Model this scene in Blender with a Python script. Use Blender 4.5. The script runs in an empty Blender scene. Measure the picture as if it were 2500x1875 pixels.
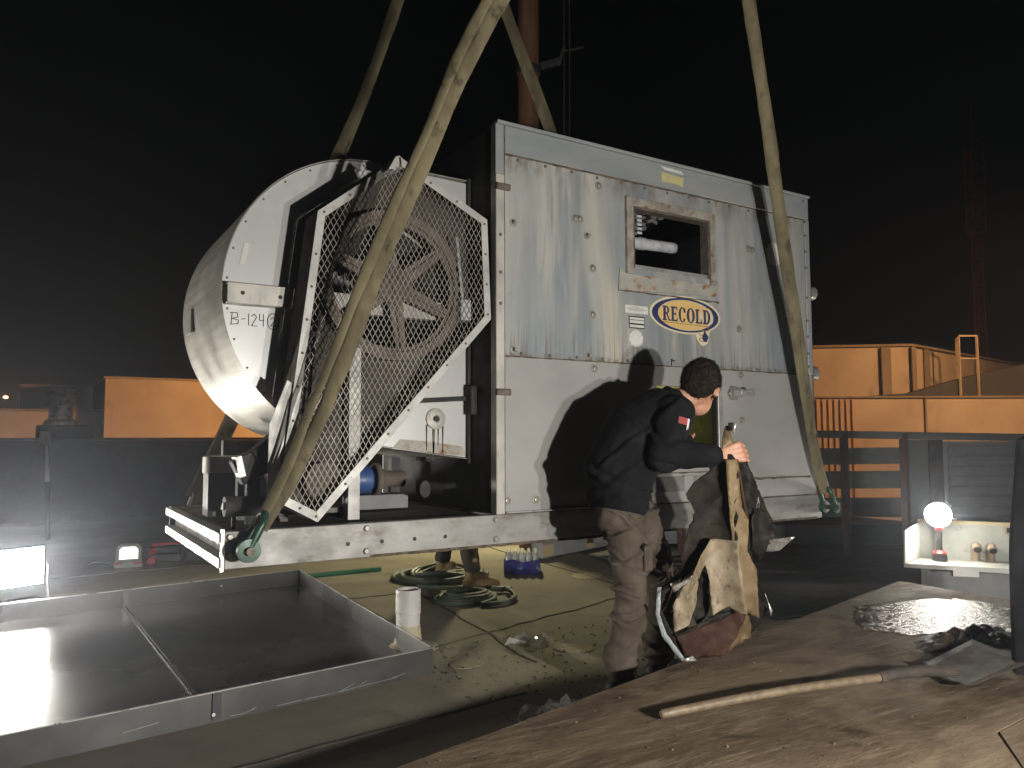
import bpy, bmesh, math, random
from mathutils import Vector, Matrix, noise
from mathutils.bvhtree import BVHTree
from mathutils.geometry import delaunay_2d_cdt

random.seed(7)
scene = bpy.context.scene
COL = scene.collection
R = math.radians

# ------------------------------------------------------------------ camera
cam_d = bpy.data.cameras.new('camera'); cam = bpy.data.objects.new('camera', cam_d); COL.objects.link(cam)
yaw, pitch, roll = R(31.8), R(3.97), R(0.16)
fwd = Vector((math.sin(yaw)*math.cos(pitch), math.cos(yaw)*math.cos(pitch), math.sin(pitch)))
rgt0 = Vector((math.cos(yaw), -math.sin(yaw), 0)); up0 = rgt0.cross(fwd)
rgt = rgt0*math.cos(roll) - up0*math.sin(roll); upv = up0*math.cos(roll) + rgt0*math.sin(roll)
m = Matrix((rgt, upv, -fwd)).transposed().to_4x4(); m.translation = (0, 0, 1.35)
cam.matrix_world = m
cam_d.sensor_width = 36; cam_d.lens = 27.36; cam_d.clip_start = 0.05; cam_d.clip_end = 2000
scene.camera = cam

# ------------------------------------------------------------------ night sky
world = bpy.data.worlds.new('World'); scene.world = world; world.use_nodes = True
wn = world.node_tree.nodes; wl = world.node_tree.links
bg = wn['Background']
sky = wn.new('ShaderNodeTexSky'); sky.sky_type = 'NISHITA'; sky.sun_disc = False
sky.sun_elevation = R(1.5); sky.sun_rotation = R(200); sky.air_density = 1.0
wl.new(sky.outputs[0], bg.inputs[0]); bg.inputs[1].default_value = 0.0004

# ------------------------------------------------------------------ lamps of the place and one added spot
def lamp(name, kind, loc, power, col, size=0.06, aim=None, spot=None, blend=0.5):
    d = bpy.data.lights.new(name, kind); d.energy = power; d.color = col
    if kind in ('POINT', 'SPOT'): d.shadow_soft_size = size
    if kind == 'SPOT': d.spot_size = R(spot); d.spot_blend = blend
    o = bpy.data.objects.new(name, d); COL.objects.link(o); o.location = loc
    if aim is not None: o.rotation_euler = (Vector(aim)-Vector(loc)).to_track_quat('-Z', 'Y').to_euler()
    return o
# twin-head work light standing to the right of the photographer
lamp('work_light', 'SPOT', (2.00, -0.45, 1.12), 560, (1.0, 0.96, 0.89), 0.05, (2.9, 3.8, 1.8), 125, 0.6)
lamp('work_light', 'SPOT', (2.42, -0.40, 1.06), 220, (1.0, 0.96, 0.89), 0.05, (2.9, 3.8, 1.8), 125, 0.6)
# unseen spot added at far left to brighten the fan scroll wrap
lamp('added_left_spot', 'SPOT', (-1.5, 6.9, 0.75), 300, (1.0, 0.95, 0.86), 0.08, (0.8, 4.6, 1.7), 75, 0.5)
# yellowish lamp behind the unit, and sodium lamps of the yard
lamp('rear_work_light', 'SPOT', (5.4, 9.0, 2.2), 430, (1.0, 0.89, 0.52), 0.08, (3.6, 6.0, 0.0), 110, 0.6)
lamp('sodium_lamp', 'SPOT', (11.0, 21.0, 4.6), 6400, (1.0, 0.47, 0.15), 0.3, (4.2, 28.5, 2.0), 100, 0.9)
lamp('sodium_lamp', 'SPOT', (25.5, 7.2, 7.5), 6200, (1.0, 0.50, 0.19), 0.3, (28.0, 18.5, 2.5), 110, 0.9)

lamp('sodium_lamp', 'SPOT', (55.5, 24.5, 1.0), 800, (1.0, 0.42, 0.14), 0.3, (61.7, 31.4, 17), 60, 0.8)
scene.view_settings.view_transform = 'Standard'; scene.view_settings.look = 'None'
scene.view_settings.exposure = 0.0; scene.view_settings.gamma = 1.0
scene.view_settings.use_curve_mapping = False
scene.render.engine = 'CYCLES'
scene.cycles.use_denoising = True
scene.cycles.max_bounces = 6; scene.cycles.diffuse_bounces = 3; scene.cycles.glossy_bounces = 3
scene.cycles.transmission_bounces = 4; scene.cycles.volume_bounces = 0
scene.cycles.sample_clamp_indirect = 4.0; scene.cycles.caustics_reflective = False; scene.cycles.caustics_refractive = False

# ------------------------------------------------------------------ material helpers
class N:
    def __init__(s, name):
        s.m = bpy.data.materials.new(name); s.m.use_nodes = True
        s.t = s.m.node_tree; s.b = s.t.nodes['Principled BSDF']; s.tc = None
    def link(s, a, b): s.t.links.new(a, b)
    def coord(s, scale=(1,1,1), rot=(0,0,0)):
        if s.tc is None: s.tc = s.t.nodes.new('ShaderNodeTexCoord')
        mp = s.t.nodes.new('ShaderNodeMapping'); s.link(s.tc.outputs['Object'], mp.inputs[0])
        mp.inputs['Scale'].default_value = scale; mp.inputs['Rotation'].default_value = rot
        return mp.outputs[0]
    def noise(s, scale, detail=5, rough=0.6, dist=0.0, rot=(0,0,0)):
        if not hasattr(scale, '__len__'): scale = (scale,)*3
        n = s.t.nodes.new('ShaderNodeTexNoise'); s.link(s.coord(scale, rot), n.inputs['Vector'])
        n.inputs['Scale'].default_value = 1; n.inputs['Detail'].default_value = detail
        n.inputs['Roughness'].default_value = rough; n.inputs['Distortion'].default_value = dist
        return n.outputs[0]
    def ramp(s, f, a, b, va=0.0, vb=1.0):
        n = s.t.nodes.new('ShaderNodeMapRange'); s.link(f, n.inputs[0]); n.interpolation_type = 'SMOOTHSTEP'
        n.inputs[1].default_value = a; n.inputs[2].default_value = b; n.inputs[3].default_value = va; n.inputs[4].default_value = vb
        return n.outputs[0]
    def mul(s, a, b):
        n = s.t.nodes.new('ShaderNodeMath'); n.operation = 'MULTIPLY'; s.link(a, n.inputs[0])
        if isinstance(b, (int, float)): n.inputs[1].default_value = b
        else: s.link(b, n.inputs[1])
        return n.outputs[0]
    def mix(s, f, a, b):
        n = s.t.nodes.new('ShaderNodeMix'); n.data_type = 'RGBA'
        if isinstance(f, (int, float)): n.inputs[0].default_value = f
        else: s.link(f, n.inputs[0])
        for k, v in ((6, a), (7, b)):
            if isinstance(v, tuple): n.inputs[k].default_value = (*v[:3], 1)
            else: s.link(v, n.inputs[k])
        return n.outputs[2]
    def set(s, key, v):
        i = s.b.inputs[key]
        if isinstance(v, tuple): i.default_value = (*v[:3], 1)
        elif isinstance(v, (int, float)): i.default_value = v
        else: s.link(v, i)
    def bump(s, h, strength=0.3, dist=0.01):
        n = s.t.nodes.new('ShaderNodeBump'); s.link(h, n.inputs['Height'])
        n.inputs['Strength'].default_value = strength; n.inputs['Distance'].default_value = dist
        s.link(n.outputs[0], s.b.inputs['Normal'])

MATS = {}
def mat(name, c1, c2=None, rough=0.6, metal=0.0, sc=3.0, lo=0.35, hi=0.65, dirt=None, dsc=7.0, dlo=0.52, dhi=0.75,
        damt=0.8, bump=0.15, bsc=70.0, rvar=0.12, bdist=0.004, detail=5, rot=(0,0,0)):
    n = N(name)
    col = c1 if c2 is None else n.mix(n.ramp(n.noise(sc, detail, rot=rot), lo, hi), c1, c2)
    if dirt is not None:
        f = n.mul(n.ramp(n.noise(dsc, 6, 0.65), dlo, dhi), damt); col = n.mix(f, col, dirt)
    n.set('Base Color', col)
    n.set('Roughness', n.ramp(n.noise(bsc*0.15, 4), 0.25, 0.75, max(0.03, rough-rvar), min(1, rough+rvar)))
    n.set('Metallic', metal)
    if bump: n.bump(n.noise(bsc, 4), bump, bdist)
    if name.startswith(('jacket','trouser','hair','sling','scrap')): n.set('Specular IOR Level', 0.15)
    MATS[name] = n.m; return n.m
def emit(name, col, strength):
    n = N(name); n.set('Base Color', (0.02,0.02,0.02)); n.set('Emission Color', col); n.set('Emission Strength', strength)
    MATS[name] = n.m; return n.m

# cabinet: galvanised sheet with long pale run-off streaks
n = N('weathered_galvanised')
c = n.mix(n.ramp(n.noise((2.2,2.2,0.7), 4), 0.35, 0.68), (0.235,0.265,0.29), (0.33,0.34,0.335))
c = n.mix(n.mul(n.ramp(n.noise((3.6,3.6,0.45), 6, 0.55, 0.8), 0.46, 0.70), 0.85), c, (0.50,0.475,0.42))
c = n.mix(n.mul(n.ramp(n.noise((22,22,0.8), 4), 0.52, 0.80), 0.25), c, (0.52,0.50,0.46))
c = n.mix(n.mul(n.ramp(n.noise((30,30,1.6), 4, 0.6, 0.3), 0.62, 0.80), 0.3), c, (0.13,0.12,0.10))
c = n.mix(n.mul(n.ramp(n.noise(9, 7, 0.7), 0.58, 0.8), 0.45), c, (0.16,0.15,0.13))
sx = n.t.nodes.new('ShaderNodeSeparateXYZ'); n.link(n.tc.outputs['Object'], sx.inputs[0])
def column(x0, w, za, zb):
    d_ = n.t.nodes.new('ShaderNodeMath'); d_.operation = 'SUBTRACT'; n.link(sx.outputs[0], d_.inputs[0]); d_.inputs[1].default_value = x0
    e_ = n.t.nodes.new('ShaderNodeMath'); e_.operation = 'ABSOLUTE'; n.link(d_.outputs[0], e_.inputs[0])
    return n.mul(n.mul(n.ramp(e_.outputs[0], w, w*0.25), n.ramp(sx.outputs[2], za, zb)), n.ramp(n.noise((16,16,1.2), 5, 0.6, 0.4), 0.36, 0.62))
c = n.mix(n.mul(column(-0.27, 0.24, 1.15, 1.75), 0.6), c, (0.56,0.53,0.47))
c = n.mix(n.mul(column(0.17, 0.10, 1.62, 1.45), 0.7), c, (0.60,0.54,0.42))
c = n.mix(n.mul(column(1.35, 0.16, 2.2, 1.7), 0.5), c, (0.56,0.54,0.50))
c = n.mix(n.mul(column(1.12, 0.10, 1.2, 1.8), 0.6), c, (0.55,0.53,0.50))
c = n.mix(n.mul(column(0.75, 0.45, 1.50, 1.30), 0.55), c, (0.20,0.215,0.22))
c = n.mix(n.mul(n.mul(n.ramp(sx.outputs[2], 2.08, 2.26), n.ramp(n.noise((9,9,3.5), 6, 0.7), 0.40, 0.62)), 0.8), c, (0.17,0.15,0.12))
c = n.mix(n.mul(n.mul(n.ramp(sx.outputs[2], 1.38, 1.08), n.ramp(n.noise((42,42,1.6), 4, 0.6), 0.50, 0.66)), 0.75), c, (0.14,0.125,0.10))
c = n.mix(n.mul(n.mul(n.ramp(sx.outputs[2], 1.12, 1.075), n.ramp(n.noise((14,14,14), 5, 0.7), 0.42, 0.62)), 0.8), c, (0.13,0.105,0.075))
n.set('Base Color', c); n.set('Metallic', 0.2)
n.set('Roughness', n.ramp(n.noise((6,6,1), 4), 0.3, 0.7, 0.42, 0.68)); n.bump(n.noise((3,3,1.5), 3), 0.12, 0.02)
MATS['weathered_galvanised'] = n.m
mat('plain_galvanised', (0.315,0.308,0.297), (0.37,0.36,0.345), 0.5, 0.2, 1.6, dirt=(0.20,0.18,0.15), dsc=5.0, dlo=0.6, dhi=0.85, damt=0.5, bump=0.08, bsc=2.5, bdist=0.02)
mat('band_galvanised', (0.30,0.325,0.34), (0.37,0.38,0.375), 0.48, 0.25, (1.2,1.2,5), dirt=(0.20,0.19,0.17), dsc=6.0, dlo=0.62, dhi=0.85, damt=0.5, bump=0.06, bsc=3, bdist=0.02)
mat('skid_galvanised', (0.33,0.322,0.305), (0.235,0.226,0.208), 0.55, 0.25, (2.5,2.5,6), dirt=(0.13,0.10,0.075), dsc=(6,6,14), dlo=0.50, dhi=0.72, damt=0.7, bump=0.2, bsc=40)
mat('post_galvanised', (0.52,0.50,0.45), (0.37,0.355,0.33), 0.5, 0.2, (6,6,3), dirt=(0.20,0.14,0.08), dsc=(18,18,5), dlo=0.58, dhi=0.75, damt=0.7, bump=0.1)
mat('new_galvanised', (0.56,0.555,0.54), (0.47,0.47,0.465), 0.42, 0.3, 2.4, dirt=(0.30,0.27,0.23), dsc=4.5, dlo=0.62, dhi=0.85, damt=0.5, bump=0.05, bsc=4)
mat('brushed_wrap', (0.50,0.48,0.43), (0.38,0.365,0.33), 0.42, 0.25, (26,1.2,26), dirt=(0.24,0.21,0.17), dsc=(14,1.0,14), dlo=0.55, dhi=0.8, damt=0.6, bump=0.06, bsc=20)
mat('guard_frame', (0.50,0.49,0.46), (0.40,0.39,0.37), 0.5, 0.15, 5, dirt=(0.2,0.16,0.12), dsc=12, damt=0.5)
mat('guard_mesh', (0.30,0.27,0.235), (0.19,0.168,0.142), 0.55, 0.3, 6)
mat('guard_dust', (0.075,0.058,0.045), (0.13,0.10,0.08), 0.9, 0, 6)
mat('guard_back', (0.075,0.062,0.051), (0.035,0.028,0.023), 0.85, 0, 4, dirt=(0.10,0.08,0.06), dsc=6, damt=0.7)
mat('dusty_iron', (0.115,0.094,0.076), (0.175,0.146,0.12), 0.8, 0.1, 7, dirt=(0.07,0.055,0.045), dsc=14, damt=0.7, bump=0.3)
mat('belt_rubber', (0.045,0.035,0.03), (0.11,0.085,0.065), 0.85, 0, (6,6,20))
mat('dark_steel', (0.045,0.045,0.045), (0.09,0.08,0.07), 0.6, 0.3, 6, bump=0.2)
mat('interior_black', (0.02,0.02,0.021), (0.04,0.037,0.033), 0.8, 0, 5)
mat('motor_paint', (0.05,0.045,0.04), (0.13,0.10,0.075), 0.6, 0.1, 6)
mat('blue_paint', (0.03,0.08,0.24), (0.05,0.10,0.26), 0.45, 0, 6)
mat('olive_paint', (0.44,0.43,0.14), (0.36,0.35,0.11), 0.55, 0, 4, dirt=(0.08,0.07,0.03), dsc=14)
mat('rusty_sill', (0.40,0.39,0.34), (0.33,0.32,0.28), 0.65, 0.1, 8, dirt=(0.25,0.095,0.02), dsc=(7,7,9), dlo=0.49, dhi=0.62, damt=1.0, bump=0.25)
mat('rusty_frame', (0.38,0.36,0.31), (0.24,0.21,0.17), 0.6, 0.15, 12, dirt=(0.17,0.075,0.025), dsc=15, dlo=0.52, dhi=0.66, damt=0.9, bump=0.3)
mat('grime_line', (0.055,0.042,0.03), (0.15,0.115,0.08), 0.9, 0, 20, bump=0.4)
mat('bolt_zinc', (0.42,0.40,0.36), (0.30,0.28,0.24), 0.4, 0.5, 30)
mat('bolt_dark', (0.09,0.075,0.06), (0.17,0.14,0.11), 0.6, 0.3, 30)
mat('aluminium', (0.60,0.59,0.57), (0.5,0.49,0.47), 0.35, 0.6, 9)
mat('white_pipe', (0.62,0.63,0.66), (0.45,0.46,0.48), 0.6, 0, 9, dirt=(0.3,0.28,0.25), dsc=20)
mat('fill_plastic', (0.10,0.105,0.11), (0.18,0.18,0.18), 0.6, 0, 30)
mat('label_white', (0.66,0.65,0.60), (0.58,0.57,0.52), 0.6, 0, 9, bump=0)
mat('label_yellow', (0.56,0.50,0.22), (0.48,0.44,0.22), 0.6, 0, 12, dirt=(0.4,0.39,0.34), dsc=30, dlo=0.55, dhi=0.6)
mat('label_grey', (0.32,0.32,0.31), None, 0.55, 0.1, bump=0)
mat('decal_cream', (0.68,0.60,0.40), (0.62,0.56,0.42), 0.5, 0, 6, bump=0)
mat('decal_gold', (0.70,0.47,0.16), (0.66,0.46,0.19), 0.5, 0, 9, dirt=(0.66,0.62,0.54), dsc=9, dlo=0.64, dhi=0.68, damt=0.9, bump=0)
mat('decal_navy', (0.020,0.027,0.10), (0.035,0.045,0.12), 0.5, 0, 9, bump=0)
mat('decal_brown', (0.33,0.19,0.06), None, 0.5, 0, bump=0)
mat('ink_black', (0.015,0.015,0.015), None, 0.6, 0, bump=0)
mat('sling_web', (0.195,0.168,0.10), (0.125,0.105,0.064), 0.85, 0, (7,7,4), dirt=(0.045,0.038,0.027), dsc=(9,9,6), dlo=0.53, dhi=0.70, damt=0.85, bump=0.5, bsc=90, bdist=0.003)
mat('shackle_green', (0.012,0.05,0.03), (0.02,0.07,0.042), 0.4, 0.2, 14, dirt=(0.06,0.055,0.05), dsc=25)
mat('pan_zinc', (0.15,0.15,0.152), (0.105,0.105,0.107), 0.25, 0.65, (1.2,1.2,1.2), dirt=(0.34,0.34,0.34), dsc=(2.2,2.2,2), dlo=0.56, dhi=0.72, damt=0.5, bump=0.04, bsc=3, rvar=0.08)
mat('pan_side_zinc', (0.20,0.198,0.193), (0.135,0.133,0.13), 0.30, 0.8, 2.0, bump=0.04, bsc=3)
mat('pvc_white', (0.62,0.60,0.58), (0.52,0.49,0.46), 0.5, 0, 6, dirt=(0.20,0.17,0.16), dsc=9, dlo=0.55, dhi=0.7)
mat('mastic_cream', (0.52,0.46,0.33), (0.42,0.37,0.26), 0.8, 0, 8, bump=0.5)
mat('hose_green', (0.06,0.085,0.055), (0.085,0.105,0.07), 0.6, 0, 9)
mat('hose_bright', (0.03,0.16,0.075), None, 0.4, 0)
mat('wrap_violet', (0.045,0.03,0.26), (0.035,0.07,0.32), 0.25, 0, 9, dirt=(0.35,0.38,0.42), dsc=13, dlo=0.62, dhi=0.66)
mat('bottle_clear', (0.50,0.54,0.56), (0.72,0.75,0.76), 0.08, 0, 20, bump=0)
mat('cap_white', (0.72,0.72,0.7), None, 0.4, 0, bump=0)
n = N('clear_film'); n.set('Base Color', (0.75,0.75,0.74)); n.set('Roughness', 0.12); n.set('Alpha', 0.42); MATS['clear_film'] = n.m
mat('beam_timber', (0.33,0.335,0.34), (0.26,0.265,0.27), 0.75, 0, 3)
mat('patch_cream', (0.55,0.46,0.27), (0.46,0.38,0.22), 0.8, 0, 7)
mat('hot_white', (0.72,0.71,0.66), (0.62,0.61,0.57), 0.45, 0.15, 5)  # pale metal tone with lamp light put into the colour
mat('trough_zinc', (0.46,0.47,0.42), (0.38,0.39,0.35), 0.5, 0.2, 4, dirt=(0.2,0.17,0.12), dsc=9)
mat('block_grey', (0.22,0.225,0.23), (0.28,0.28,0.28), 0.8, 0, 5)
mat('copper_pipe', (0.36,0.26,0.18), (0.42,0.33,0.24), 0.5, 0.4, 8)
mat('tool_red', (0.42,0.03,0.025), (0.36,0.03,0.03), 0.4, 0, 9)
mat('tool_black', (0.02,0.02,0.022), (0.035,0.035,0.036), 0.5, 0, 9)
mat('tool_grey', (0.30,0.29,0.27), None, 0.5, 0)
mat('jacket_navy', (0.0045,0.0047,0.0056), (0.0085,0.009,0.0105), 0.9, 0, 5, dirt=(0.045,0.047,0.05), dsc=7, dlo=0.60, dhi=0.85, damt=0.6, bump=0.35, bsc=160, bdist=0.002)
mat('trouser_brown', (0.098,0.077,0.060), (0.062,0.048,0.038), 0.9, 0, 5, dirt=(0.19,0.16,0.13), dsc=8, dlo=0.55, dhi=0.8, damt=0.5, bump=0.4, bsc=170, bdist=0.002)
mat('trouser_dark', (0.045,0.04,0.035), (0.075,0.065,0.05), 0.9, 0, 6, bump=0.3)
mat('boot_dark', (0.02,0.017,0.014), (0.04,0.032,0.025), 0.6, 0, 9)
mat('boot_tan', (0.36,0.25,0.11), (0.24,0.16,0.07), 0.75, 0, 9, dirt=(0.08,0.06,0.04), dsc=10)
mat('skin', (0.50,0.27,0.18), (0.44,0.21,0.13), 0.55, 0, 14, bump=0.12, bsc=120)
mat('hair_dark', (0.013,0.009,0.007), (0.03,0.021,0.016), 0.75, 0, (60,60,60), bump=1.0, bsc=150, bdist=0.01)
mat('patch_red', (0.30,0.055,0.05), None, 0.8, 0, bump=0)
mat('patch_white', (0.6,0.58,0.56), None, 0.8, 0, bump=0)
mat('scrap_black', (0.007,0.0065,0.006), (0.02,0.016,0.012), 0.6, 0.1, 8, bump=0.5, bsc=30)
mat('scrap_brown', (0.013,0.0105,0.0085), (0.03,0.023,0.017), 0.7, 0, 6, dirt=(0.02,0.016,0.012), dsc=11, bump=0.4, bsc=30)
mat('scrap_tan', (0.17,0.12,0.06), (0.11,0.076,0.04), 0.5, 0.1, (5,5,3), dirt=(0.10,0.045,0.02), dsc=(9,9,6), dlo=0.58, dhi=0.72, bump=0.2)
mat('scrap_cream', (0.33,0.275,0.20), (0.19,0.145,0.09), 0.6, 0.1, 6, dirt=(0.09,0.063,0.04), dsc=(40,40,26), dlo=0.54, dhi=0.68, damt=0.8, bump=0.3)
mat('scrap_rust', (0.040,0.020,0.015), (0.07,0.035,0.022), 0.7, 0, 6, dirt=(0.035,0.02,0.015), dsc=9, bump=0.4)
mat('scrap_silver', (0.58,0.56,0.51), (0.46,0.44,0.40), 0.3, 0.7, 9, dirt=(0.10,0.07,0.05), dsc=16, bump=0.3)
mat('scrap_pale', (0.34,0.38,0.39), (0.22,0.24,0.245), 0.5, 0, 9)
mat('wood_handle', (0.15,0.11,0.068), (0.10,0.072,0.044), 0.6, 0, (30,30,30))
mat('shovel_steel', (0.055,0.043,0.036), (0.032,0.025,0.021), 0.75, 0.1, 7, dirt=(0.10,0.075,0.05), dsc=9)
mat('mud_dark', (0.02,0.015,0.012), (0.05,0.037,0.026), 0.5, 0, 12, bump=0.6, bsc=50)
mat('rust_pole', (0.17,0.075,0.04), (0.26,0.13,0.07), 0.75, 0.1, (9,9,1.2), dirt=(0.33,0.21,0.13), dsc=(16,16,2), dlo=0.62, dhi=0.75, bump=0.2)
mat('stucco', (0.50,0.43,0.34), (0.42,0.35,0.27), 0.9, 0, 0.6, dirt=(0.20,0.16,0.12), dsc=(1.0,1.0,0.45), dlo=0.54, dhi=0.76, damt=0.7, bump=0.2, bsc=8)
mat('stucco_trim', (0.26,0.215,0.17), (0.22,0.18,0.14), 0.9, 0, 1)
mat('metal_siding', (0.50,0.36,0.27), (0.44,0.31,0.23), 0.6, 0, 1)
mat('ground_shade_dark', (0.045,0.045,0.047), (0.06,0.06,0.06), 0.9, 0, 1)
mat('screen_slat', (0.15,0.155,0.15), (0.115,0.12,0.12), 0.6, 0.1, 3)
mat('screen_post', (0.11,0.06,0.05), None, 0.7, 0.1)
mat('louver_grey', (0.30,0.31,0.325), (0.25,0.26,0.27), 0.55, 0.2, 3)
mat('tower_red', (0.45,0.16,0.09), (0.40,0.2,0.13), 0.7, 0)
mat('vent_zinc', (0.60,0.58,0.54), (0.5,0.48,0.44), 0.32, 0.35, 2)
mat('tarp_black', (0.012,0.013,0.016), (0.025,0.027,0.03), 0.55, 0, 6, bump=0.4, bsc=25)
mat('seam_bitumen', (0.06,0.05,0.04), (0.11,0.09,0.07), 0.9, 0, 9)
mat('roof_patch_tan', (0.36,0.30,0.20), (0.30,0.25,0.17), 0.9, 0, 9)
mat('parapet_dark', (0.055,0.055,0.06), (0.075,0.073,0.075), 0.9, 0, 2)
mat('crumb', (0.13,0.105,0.078), (0.045,0.034,0.025), 0.8, 0, 40)
emit('flood_glow', (1.0,0.95,0.86), 220.0)
emit('bulb_glow', (1.0,0.95,0.84), 190.0)
emit('small_glow', (1.0,0.97,0.90), 1.6)
emit('street_glow', (1.0,0.50,0.18), 40.0)

# roof: old mineral cap sheet, tan dust and dark stains
n = N('roof_membrane')
c = n.mix(n.ramp(n.noise(0.55, 6, 0.6), 0.35, 0.68), (0.165,0.142,0.107), (0.30,0.265,0.195))
c = n.mix(n.mul(n.ramp(n.noise(1.7, 8, 0.7), 0.52, 0.74), 0.75), c, (0.10,0.082,0.06))
c = n.mix(n.mul(n.ramp(n.noise(9, 6, 0.7), 0.62, 0.72), 0.6), c, (0.06,0.048,0.035))
c = n.mix(n.mul(n.ramp(n.noise(240, 2), 0.45, 0.7), 0.35), c, (0.40,0.36,0.28))
n.set('Base Color', c); n.set('Roughness', 0.92); n.bump(n.noise(150, 3), 0.5, 0.004); MATS['roof_membrane'] = n.m
mat('dark_membrane', (0.030,0.033,0.037), (0.05,0.052,0.055), 0.8, 0, 1.2, bump=0.3, bsc=60)
# plywood walked on with mud: brown smears along the grain
n = N('muddy_plywood')
g = (0, 0, R(-28))
c = n.mix(n.ramp(n.noise((1.3,2.6,1), 6, 0.6, 0.8, g), 0.34, 0.66), (0.080,0.055,0.035), (0.175,0.130,0.085))
c = n.mix(n.mul(n.ramp(n.noise((3.5,30,1), 5, 0.6, 0.2, g), 0.50, 0.72), 0.6), c, (0.245,0.190,0.128))
c = n.mix(n.mul(n.ramp(n.noise((2.2,4.2,1), 8, 0.7, 0.5), 0.53, 0.70), 0.8), c, (0.032,0.020,0.012))
c = n.mix(n.mul(n.ramp(n.noise((26,34,1), 6, 0.75), 0.62, 0.70), 0.8), c, (0.04,0.026,0.018))
c = n.mix(n.mul(n.ramp(n.noise((6,90,1), 3, 0.5, 0, (0,0,R(20))), 0.62, 0.70), 0.35), c, (0.25,0.19,0.125))
n.set('Base Color', c); n.set('Specular IOR Level', 0.22); n.set('Roughness', n.ramp(n.noise((2,3,1), 5), 0.3, 0.7, 0.62, 0.95))
n.bump(n.noise((22,40,10), 6), 0.55, 0.008); MATS['muddy_plywood'] = n.m
n = N('wet_mud'); n.set('Base Color', n.mix(n.ramp(n.noise(7, 5), 0.4, 0.6), (0.03,0.024,0.018), (0.10,0.075,0.05)))
n.set('Roughness', n.ramp(n.noise(9, 5), 0.42, 0.62, 0.10, 0.34)); n.bump(n.noise(22, 6), 0.9, 0.02); MATS['wet_mud'] = n.m

# ------------------------------------------------------------------ geometry helpers
ORG = {}
def tag(o, label=None, cat=None, group=None, kind=None):
    if label: o['label'] = label
    if cat: o['category'] = cat
    if group: o['group'] = group
    if kind: o['kind'] = kind
    return o
def thing(name, label, cat, loc, group=None):
    o = bpy.data.objects.new(name, None); COL.objects.link(o); o.location = loc
    o.empty_display_size = 0.1; ORG[o.name] = Vector(loc)
    return tag(o, label, cat, group)
def link(name, me, parent=None, org=None, local=(0,0,0)):
    o = bpy.data.objects.new(name, me); COL.objects.link(o)
    if parent is not None:
        o.parent = parent; ORG[o.name] = ORG[parent.name]; o.location = local
    else:
        o.location = org or (0,0,0); ORG[o.name] = Vector(o.location)
    return o
def in_poly(x, y, P):
    r = False; j = len(P)-1
    for i in range(len(P)):
        xi, yi = P[i][0], P[i][1]; xj, yj = P[j][0], P[j][1]
        if (yi > y) != (yj > y) and x < (xj-xi)*(y-yi)/(yj-yi)+xi: r = not r
        j = i
    return r
def fill2d(adds, subs=(), extra=()):
    V = []; Ed = []
    for P in list(adds)+list(subs):
        b = len(V); V += [Vector((p[0], p[1])) for p in P]
        Ed += [(b+i, b+(i+1) % len(P)) for i in range(len(P))]
    V += [Vector(p) for p in extra]
    r = delaunay_2d_cdt(V, Ed, [], 0, 1e-6)
    vs, fs = r[0], r[2]; keep = []
    for f in fs:
        cx = sum(vs[i][0] for i in f)/len(f); cy = sum(vs[i][1] for i in f)/len(f)
        if any(in_poly(cx, cy, P) for P in adds) and not any(in_poly(cx, cy, P) for P in subs): keep.append(tuple(f))
    used = sorted({i for f in keep for i in f}); mp = {o: k for k, o in enumerate(used)}
    return [tuple(vs[i]) for i in used], [tuple(mp[i] for i in f) for f in keep]

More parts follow.
